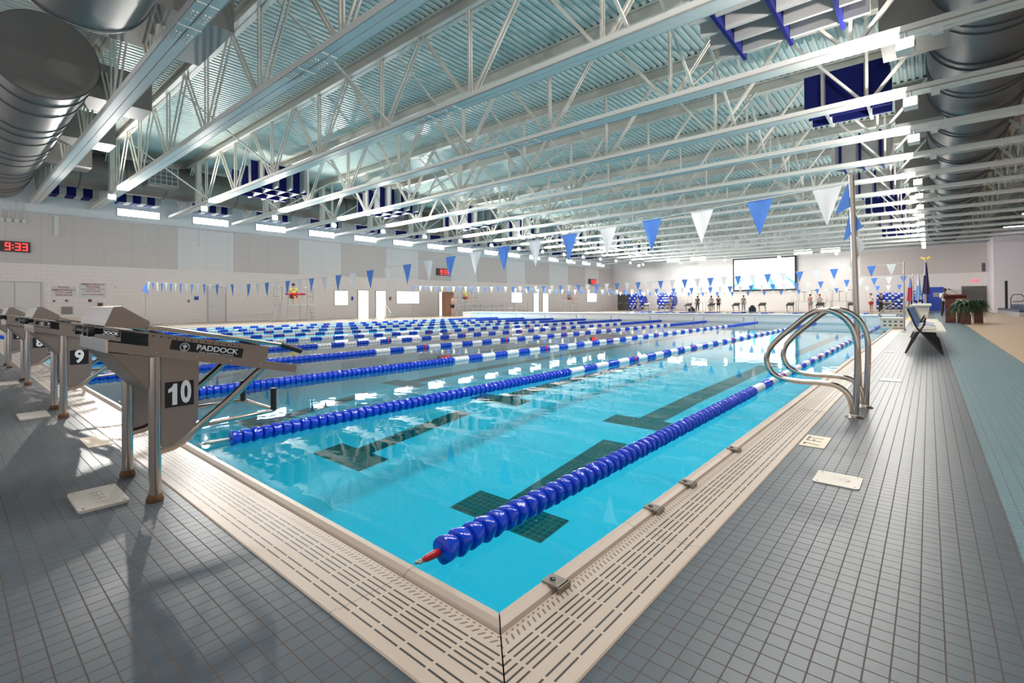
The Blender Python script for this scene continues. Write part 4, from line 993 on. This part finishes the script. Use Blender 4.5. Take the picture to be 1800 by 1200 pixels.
for lb, y, z, w_, h, mt, nm, ct in (('small dark switch under the cut-off sign, left one', 2.46, 1.3, .09, .07, 'ledbox', 'wall_switch', 'switch'), ('small grey switch under the cut-off sign, right one', 2.93, 1.32, .1, .1, 'grille', 'wall_switch', 'switch'), ('small red call box under the emergency phone sign', 3.85, 1.32, .14, .14, 'ledrefl', 'call_box', 'call box'), ('grey access panel low on the left wall', 2.95, .82, .42, .38, 'ductbox', 'access_panel', 'panel'), ('small blue room sign beside the pale door', 8.75, 1.47, .22, .2, 'bluebin', 'room_sign', 'sign'), ('tiny dark switch left of the blue room sign', 8.35, 1.3, .08, .14, 'grille', 'wall_switch', 'switch'), ('dark room sign beside the lit doorway', 19.2, 1.5, .16, .28, 'bluebin', 'room_sign', 'sign'), ('dark room sign left of the wide bright window', 22.65, 1.5, .16, .28, 'grille', 'room_sign', 'sign'), ('small pale fire alarm on the left wall', 4.9, 2.05, .1, .1, 'frame', 'fire_alarm', 'alarm')):
    o = MB().box(0, .05, -w_ / 2, w_ / 2, -h / 2, h / 2).box(.05, .056, -w_ / 2 + .015, w_ / 2 - .015, -h / 2 + .015, h / 2 - .015).build(nm, M[mt], None, False, (XW, y, z)); tag(o, lb, ct)
ph = thing('wall_phone_box', 'white wall box with a dark red handset under the phone sign', 'phone', (XW, 4.25, .95))
MB().box(0, .08, -.16, .16, -.3, .32).build('cabinet_body', M['signpanel'], ph); MB().box(.08, .11, -.10, .1, -.18, .25).build('handset_recess', M['ledbox'], ph); MB().tube([(.12, -.02, -.14), (.14, 0, .0), (.12, .03, .16)], .035, 8).build('handset', M['ledrefl'], ph, True)
ex = MB().box(4.02, 4.42, YF - .08, YF - .02, 2.72, 2.92).build('exit_sign', M['exit'], None); tag(ex, 'red lit exit sign above the grey double door at far right', 'exit sign')
text('EXIT', .16, 'lettering', M['signw'], (4.22, YF - .081, 2.82), (1, 0, 0), (0, 0, 1), ex, .001, 1.1, 1, .004)
ex = MB().box(-30.95, -30.6, YF - .08, YF - .02, 2.72, 2.9).build('exit_sign', M['exit'], None); tag(ex, 'small red exit sign above the far left grey door', 'exit sign')
for y in (2.9, 6.2, 8.9): 
    t = MB().box(XW, XW + .06, y - .05, y + .05, 4.63, 4.73).tube([(XW + .03, y, 4.7), (XW + .03, y, 5.62)], .012, 6).build('wall_sensor', M['frame'], None); tag(t, 'small sensor box hanging from the wall conduit, %s' % {2.9: 'nearest the clock', 6.2: 'middle', 8.9: 'farthest'}[y], 'sensor')
t = MB()
for k in range(5): t.tube([(XW + .06, .35 + .26 * k, 5.25), (XW + .06, .35 + .26 * k, 6.2)], .02, 6).box(XW, XW + .09, .27 + .26 * k, .43 + .26 * k, 5.1, 5.26)
o = t.build('junction_boxes', M['frame'], None, False, (.035, 0, 0)); tag(o, 'row of small electric boxes with pipes above the clock', 'electric boxes')
o = MB().box(XW, XW + .12, 2.45, 2.62, 4.6, 5.62).build('trim_2', M['frame'], None); o['kind'] = 'structure'
# fluorescent fixtures at right
for k, (x0, x1, y, z) in enumerate(((5.35, 7.6, 50.6, 6.5), (5.6, 7.9, 43.4, 6.5))):
    t = thing('tube_light', 'bright white tube light at the right edge, %s one' % ('lower', 'upper')[k], 'light fixture', (x0, y, z), 0, 'tube lights over the bleachers')
    MB().box(0, x1 - x0, -.1, .1, 0, .08).build('fixture_body', M['frame'], t); MB().tube([(0.02, 0, -.03), (x1 - x0 - .02, 0, -.03)], .06, 10).build('lamp_tube', M['tube'], t, True)
    MB().tube([(.4, 0, .08), (.4, 0, ZC - z)], .01, 5).tube([(x1 - x0 - .4, 0, .08), (x1 - x0 - .4, 0, ZC - z)], .01, 5).build('hanger', M['frame'], t)

# ------------------------------------------------------------------ right deck: chair row, podium, fern, flags, bin
def chair(label, x, y, back, cloth):
    t = thing('folding_chair', label, 'chair', (x, y, 0), 0, 'row of folding chairs on the right deck')   # faces +x
    for s in (-1, 1):
        MB().bar((-.19, s * .21, 0), (.03, s * .21, .44), .028, .022).bar((.03, s * .21, .44), (.10, s * .21, .56), .028, .022).build('rear_leg', M['c_black'], t)
        MB().bar((.36, s * .23, 0), (-.02, s * .23, .50), .03, .022).bar((-.02, s * .23, .50), (-.15, s * .23, .86), .03, .022).build('front_leg', M['c_black'], t)
    MB().box(-.08, .40, -.20, .20, .415, .45).build('seat', M[cloth], t)
    bk_ = MB().prism([(-.015, .53), (.005, .53), (-.115, .88), (-.135, .88)], 'y', -.25, .25).build('backrest', M[back], t)
    return t
cy = 11.05
for k in range(12):
    chair(('navy backed folding chair, %s of the row' % ORD[k]) if k < 6 else ('cream folding chair behind the navy ones, %s of the row' % ORD[k]), .90 if k < 8 else .86, cy + k * .64, 'navy' if k < 6 else 'bench', 'bench')
for k in range(4):
    o = MB().prism([(-.12, 0), (.10, .02), (.14, .05), (-.02, .09), (-.13, .05)], 'y', -.1, .12).build('folded_towel', M[('c_white', 'c_grey', 'pen_w', 'flagc')[k]], None, False, (1.02, cy + .04 + k * .64, .452)); tag(o, 'crumpled light cloth lying on the seat of the %s chair' % ORD[k], 'cloth')
for k in range(2):
    t = thing('deck_bench', 'long cream plastic bench at the pool side behind the chairs, %s one' % ('nearer', 'farther')[k], 'bench', (.85, 22.6 + 4.0 * k, 0))
    MB().box(-.28, .28, -1.4, 1.4, .82, .88).build('bench_top', M['bench'], t)
    for yy_ in (-1.2, 0, 1.2): MB().prism([(-.1, 0), (.1, 0), (.24, .82), (-.24, .82)], 'y', yy_ - .06, yy_ + .06).build('bench_leg', M['bench'], t)
t = thing('pool_steps', 'white perforated step box with steel rails at the pool side', 'pool steps', (.13, 21.8, 0))
sb_ = MB().box(-.45, .25, -.3, .3, .02, .34).box(-.5, .3, -.34, .34, .34, .40).build('step_box', M['bench'], t)
hm = MB()
for i in range(4):
    for j in range(2): hm.box(-.36 + i * .16, -.28 + i * .16, -.306, -.30, .08 + j * .14, .14 + j * .14)
hm.build('perforation', M['grille'], sb_)
for s in (-.2, .25): MB().tube([(.22, s, 0), (.22, s, 1.0), (.15, s, 1.08), (.02, s, 1.04), (-.46, s, .62), (-.5, s, .5), (-.42, s, .38)], .02, 10).build('step_rail', M['chrome'], t, True)
# podium with fern
pd = thing('podium', 'tall dark red wooden podium on the right deck', 'podium', (1.93, 28.7, 0), 0)
MB().prism([(-.28, 0), (.30, 0), (.30, 1.08), (-.28, 1.14)], 'x', -.31, .05).box(.10, .34, -.28, .28, 0, .62).build('podium_body', M['wood'], pd)
MB().prism([(-.42, 1.28), (.38, 1.12), (.38, 1.08), (-.42, 1.22)], 'x', -.36, .42).prism([(-.34, 1.1), (.36, 1.06), (.36, 1.12), (-.4, 1.25)], 'x', -.34, .4).build('desk_top', M['wood'], pd)
o = MB().box(1.8, 2.1, 28.5, 28.75, 1.262, 1.266).build('paper_sheet', M['c_white'], None); tag(o, 'white sheet of paper on the podium top', 'paper')
mc = MB().tube([(2.15, 28.9, 1.2), (2.0, 28.6, 1.36), (1.80, 28.4, 1.50)], .008, 6).tube([(1.81, 28.4, 1.495), (1.72, 28.36, 1.54)], .02, 8).build('microphone', M['c_black'], None, True); tag(mc, 'black gooseneck microphone above the podium', 'microphone')
def fern(label, x, y, z, R, n):
    t = thing('potted_fern', label, 'potted fern', (x, y, 0))
    MB().lathe([(.12, 0), (.17, .26), (.18, .28), (.15, .28)], (0, 0, z), 18).build('pot', M['wood'], t, True)
    rnd = random.Random(5 + n); fr = MB()
    for k in range(n):
        a = rnd.uniform(0, 2 * PI); L = R * rnd.uniform(.7, 1.15); up_ = rnd.uniform(.1, .5); dx, dy = math.cos(a), math.sin(a); px_, py_ = -dy, dx
        fr.use(M['fern' if k % 3 else 'fern2']); prev = None; N_ = 9
        for i in range(N_ + 1):
            s_ = i / N_; r_ = L * s_; zz = z + .28 + up_ * math.sin(s_ * PI * .62) * 1.1 - 1.0 * s_ ** 2.2 * L
            w_ = .085 * math.sin(min(1, s_ * 1.15 + .12) * PI) * (1 if i % 2 else .55) + .006
            c_ = Vector((dx * r_, dy * r_, zz)); ring = [c_ + Vector((px_, py_, -.25)) * w_, c_, c_ - Vector((px_, py_, .25)) * w_]
            if prev: 
                o_ = prev + ring; fr.add(o_, [(0, 1, 4, 3), (1, 2, 5, 4)])
            prev = ring
    fr.build('fronds', None, t); return t
fern('large drooping green fern in front of the podium', 2.25, 27.2, .42, .68, 150)
fern('second green fern right of the podium', 2.72, 28.7, .42, .50, 90)
o = MB().box(2.09, 2.41, 27.04, 27.36, 0, .42).build('plant_stand', M['wood'], None); tag(o, 'dark wooden box under the large fern', 'plant stand')
o = MB().box(2.57, 2.87, 28.55, 28.85, 0, .42).build('plant_stand', M['wood'], None); tag(o, 'dark wooden box under the second fern', 'plant stand')
# flags
def flag(label, x, y, h, cols, top=True):
    t = thing('flag_on_staff', label, 'flag', (x, y, 0), 0)
    MB().lathe([(.14, 0), (.14, .03), (.03, .08)], (0, 0, 0), 16).build('flag_base', M['gold'], t, True)
    MB().tube([(0, 0, .05), (0, 0, h)], .014, 8).build('staff', M['gold'], t, True)
    mb = MB(); N_ = 28; hs = 12
    for j in range(hs):
        for i in range(N_): pass
    vs = []; 
    for j in range(hs + 1):
        v = j / hs; R_ = .035 + .095 * v ** .8
        for i in range(N_): a = 2 * PI * i / N_; r_ = R_ * (1 + .28 * math.sin(5 * a + v * 2)); vs.append((r_ * math.cos(a), r_ * math.sin(a) * .7, h - .12 - v * (h * .52)))
    o0 = 0
    for j in range(hs):
        for i in range(N_):
            mb.use(M[cols[(i * len(cols) // N_ + (j // 5)) % len(cols)]])
            mb.add([vs[j * N_ + i], vs[j * N_ + (i + 1) % N_], vs[(j + 1) * N_ + (i + 1) % N_], vs[(j + 1) * N_ + i]], [(0, 1, 2, 3)])
    mb.build('flag_cloth', None, t, True)
    if top:
        e = MB().ball((0, 0, h + .05), .05, 10, 7)
        for s in (-1, 1): e.prism([(0, h + .02), (s * .08, h + .14), (s * .20, h + .16), (s * .17, h + .08), (s * .06, h - .0)], 'y', -.015, .015)
        e.build('eagle_finial', M['gold'], t, True)
    return t
flag('dark navy flag on a staff with a gold eagle top', .95, 30.6, 3.05, ['flagn', 'flagn', 'flagn', 'flagn', 'c_white', 'flagn', 'flagn'])
flag('red white and blue flag drooping beside the pole', .30, 32.5, 2.35, ['flagr', 'flagc', 'c_white', 'flagc', 'flagr'], False)
flag('pale red and white flag behind the navy flag', .62, 33.5, 2.5, ['flagc', 'c_white', 'flagr', 'c_white', 'flagc'], False)
# blue cabinets and rope bundles at the far end
def bluecab(label, x, y, w_=1.35, h=2.25):
    t = thing('storage_cart', label, 'storage cart', (x, y, 0))
    MB().prism([(-w_ / 2, .08), (w_ / 2, .08), (w_ / 2, h - .1), (w_ / 2 - .1, h), (-w_ / 2 + .1, h), (-w_ / 2, h - .1)], 'y', -.4, .4).build('cart_body', M['bluebin'], t)
    MB().box(-w_ / 2 + .08, w_ / 2 - .08, -.42, -.40, .15, h * .47).box(-w_ / 2 + .08, w_ / 2 - .08, -.42, -.40, h * .5, h - .12).build('cart_door', M['bluebin'], t)
    for sx in (-1, 1): MB().lathe([(.07, -.02), (.07, .02)], (sx * w_ * .38, -.3, .07), 12, 'x').build('wheel', M['c_black'], t)
    return t
o = bluecab('tall royal blue cart against the far wall at right', 1.45, 57.6); MB().box(-.1, .4, -.43, -.42, 1.35, 1.75).build('paper_label', M['c_grey'], o)
bluecab('tall blue cart left of the left rope bundle', -28.0, 57.2, 1.3, 2.2)
def reel(label, x, y, w_, h, n):
    t = thing('lane_rope_reel', label, 'rope reel', (x, y, 0), 0)
    MB().box(-w_ / 2, w_ / 2, -.5, .5, .18, .26).build('reel_frame', M['steelp'], t)
    for sx in (-1, 1):
        MB().lathe([(.09, -.03), (.09, .03)], (sx * w_ * .4, -.4, .09), 12, 'x').build('wheel', M['c_black'], t)
        MB().bar((sx * w_ * .5, 0, .2), (sx * w_ * .5, 0, h * .62), .06).build('reel_post', M['steelp'], t)
    rnd = random.Random(n); mb = MB()
    rows = 9
    for r_ in range(rows):
        a0 = PI * r_ / (rows - 1)
        for k in range(int(w_ / .22)):
            mb.use(M['rope_w' if (k * 2 + r_ * 3) % 5 < 2 else 'rope_b'])
            rr = h / 2 - .14; zc = .26 + rr + .06
            mb.lathe([(.05, k * .22 - w_ / 2 + .03), (.085, k * .22 - w_ / 2 + .06), (.085, k * .22 - w_ / 2 + .21), (.05, k * .22 - w_ / 2 + .24)], (0, -math.sin(a0) * rr * .55, zc - math.cos(a0) * rr), 8, 'x')
    mb.build('rope_coil', None, t, True)['kind'] = 'stuff'
    MB().lathe([(h / 2 - .42, -w_ / 2), (h / 2 - .42, w_ / 2)], (0, .15, .32 + h / 2 - .14), 24, 'x').build('reel_drum', M['bluebin'], t, True)
    return t
reel('blue and white rope bundle on a cart by the far wall, left one', -26.7, 55.5, 1.9, 2.1, 1); reel('blue and white rope bundle on a cart by the far wall, right one', -23.4, 56.6, 2.1, 2.1, 2)
reel('low slanted blue and white rope bundle right of the near pole', -1.7, 56.2, 2.0, 1.7, 3); reel('small blue and white rope bundle behind the flags', .15, 57.0, 1.0, 1.9, 4)
# left deck: column, bleacher bench set, exercise ladder rails, doorway furniture
o = MB().box(-30.4, -29.9, 26.4, 27.3, 0, 2.05).build('tan_column', M['brick'], None); tag(o, 'tan and brown covered column beside the middle guard stand', 'column')
bn = thing('bleacher_bench', 'low aluminium bleacher benches along the left wall', 'bleacher', (-31.1, 33.4, 0))
for k in range(3):
    MB().box(1.1 - .6 * k, 1.35 - .6 * k, -3.4, 3.6, .38 + .3 * k, .43 + .3 * k).build('bench_plank', M['alu'], bn)
    for yy_ in (-3.2, -1.6, 0, 1.6, 3.3): MB().bar((1.2 - .6 * k, yy_, 0), (1.2 - .6 * k, yy_, .38 + .3 * k), .04).build('bench_leg', M['alu'], bn)
MB().tube([(1.5, -3.2, 0), (1.5, -3.2, 1.1), (1.5, 3.6, 1.1), (1.5, 3.6, 0)], .02, 6).tube([(1.5, -3.5, .6), (1.5, 3.6, .6)], .015, 6).build('bench_rail', M['steel'], bn, True)
for k, (x, y) in enumerate(((-26.1, 16.9), (-26.1, 17.7), (-26.1, 53.0))):
    t = thing('hand_rail', ['curved stainless hand rail on the far left pool edge, nearer', 'curved stainless hand rail on the far left pool edge, farther', 'curved white hand rail at the far left corner'][k], 'hand rail', (x, y, 0), PI, 'hand rails of the left pool edge')
    MB().tube([(.0, 0, 0), (.02, 0, .6), (-.05, 0, .85), (-.2, 0, .92), (-.5, 0, .6), (-.62, 0, .45), (-.55, 0, .3), (-.1, 0, .25), (0, 0, .1)], .02, 10).build('rail_tube', M['chrome'], t, True)
o = thing('bench_seat', 'low blue grey bench by the two people at far right', 'bench', (-1.0, 54.5, 0)); MB().box(-1.3, 1.3, -.2, .2, .42, .48).build('bench_top', M['bleach'], o)
for s in (-1.1, 1.1): MB().box(s - .03, s + .03, -.18, .18, 0, .42).build('bench_leg', M['alu'], o)
o = MB().box(-19.0, -18.4, 52.0, 52.4, 0, .35).ball((-18.7, 52.2, .38), .2, 8, 6).build('kit_bag', M['c_black'], None, True); tag(o, 'small black bag on the far deck left of the standing pair', 'bag')
o = MB().box(-13.0, -12.4, 52.6, 53, 0, .45).ball((-12.7, 52.8, .45), .25, 8, 6).build('kit_bag', M['c_navy'], None, True); tag(o, 'dark bag beside the far starting block under the scoreboard', 'bag')
# retracted bleachers at right
bl = thing('bleachers', 'stepped blue grey bleacher seating at the right edge', 'bleachers', (5.0, 45, 0))
for k in range(4):
    MB().box(.15 + .75 * k, .9 + .75 * k, -4.5 + .5 * k, 7.5, 0, .28 + .28 * k).build('seat_tier', M['alu'] if k == 0 else M['bleach'], bl)
    MB().box(.15 + .75 * k, .55 + .75 * k, -4.4 + .5 * k, 7.4, .28 + .28 * k, .42 + .28 * k).build('seat_row', M['bleach'], bl)
for k, (x, y, z) in enumerate(((.15, -.5, .4), (1.0, -4.3, .5), (1.9, -3.6, .8))):
    MB().tube([(x, y, z - .1), (x, y, z + .75), (x + .12, y, z + .98), (x + .5, y, z + .98), (x + .62, y, z + .8), (x + .62, y, z + .62), (x + .5, y, z + .52), (x + .1, y, z + .52)], .03, 8).build('aisle_rail', M['grille'], bl, True)
    MB().box(x + .9, x + 1.15, y + .1, y + .2, z - .2, z + 1.0).build('end_post', M['c_black'], bl)
MB().box(.2, .34, 3.2, 3.3, .3, 2.4).build('end_post', M['c_black'], bl)
o = MB().box(4.62, 4.86, 58.2, 58.4, 3.55, 4.3).build('wall_speaker', M['grille'], None); tag(o, 'small grey speaker beside the lavender wall corner', 'speaker')
o = MB().box(1.62, 2.0, 41.7, 42.1, 0, .05).build('floor_mat', M['c_black'], None) if False else None
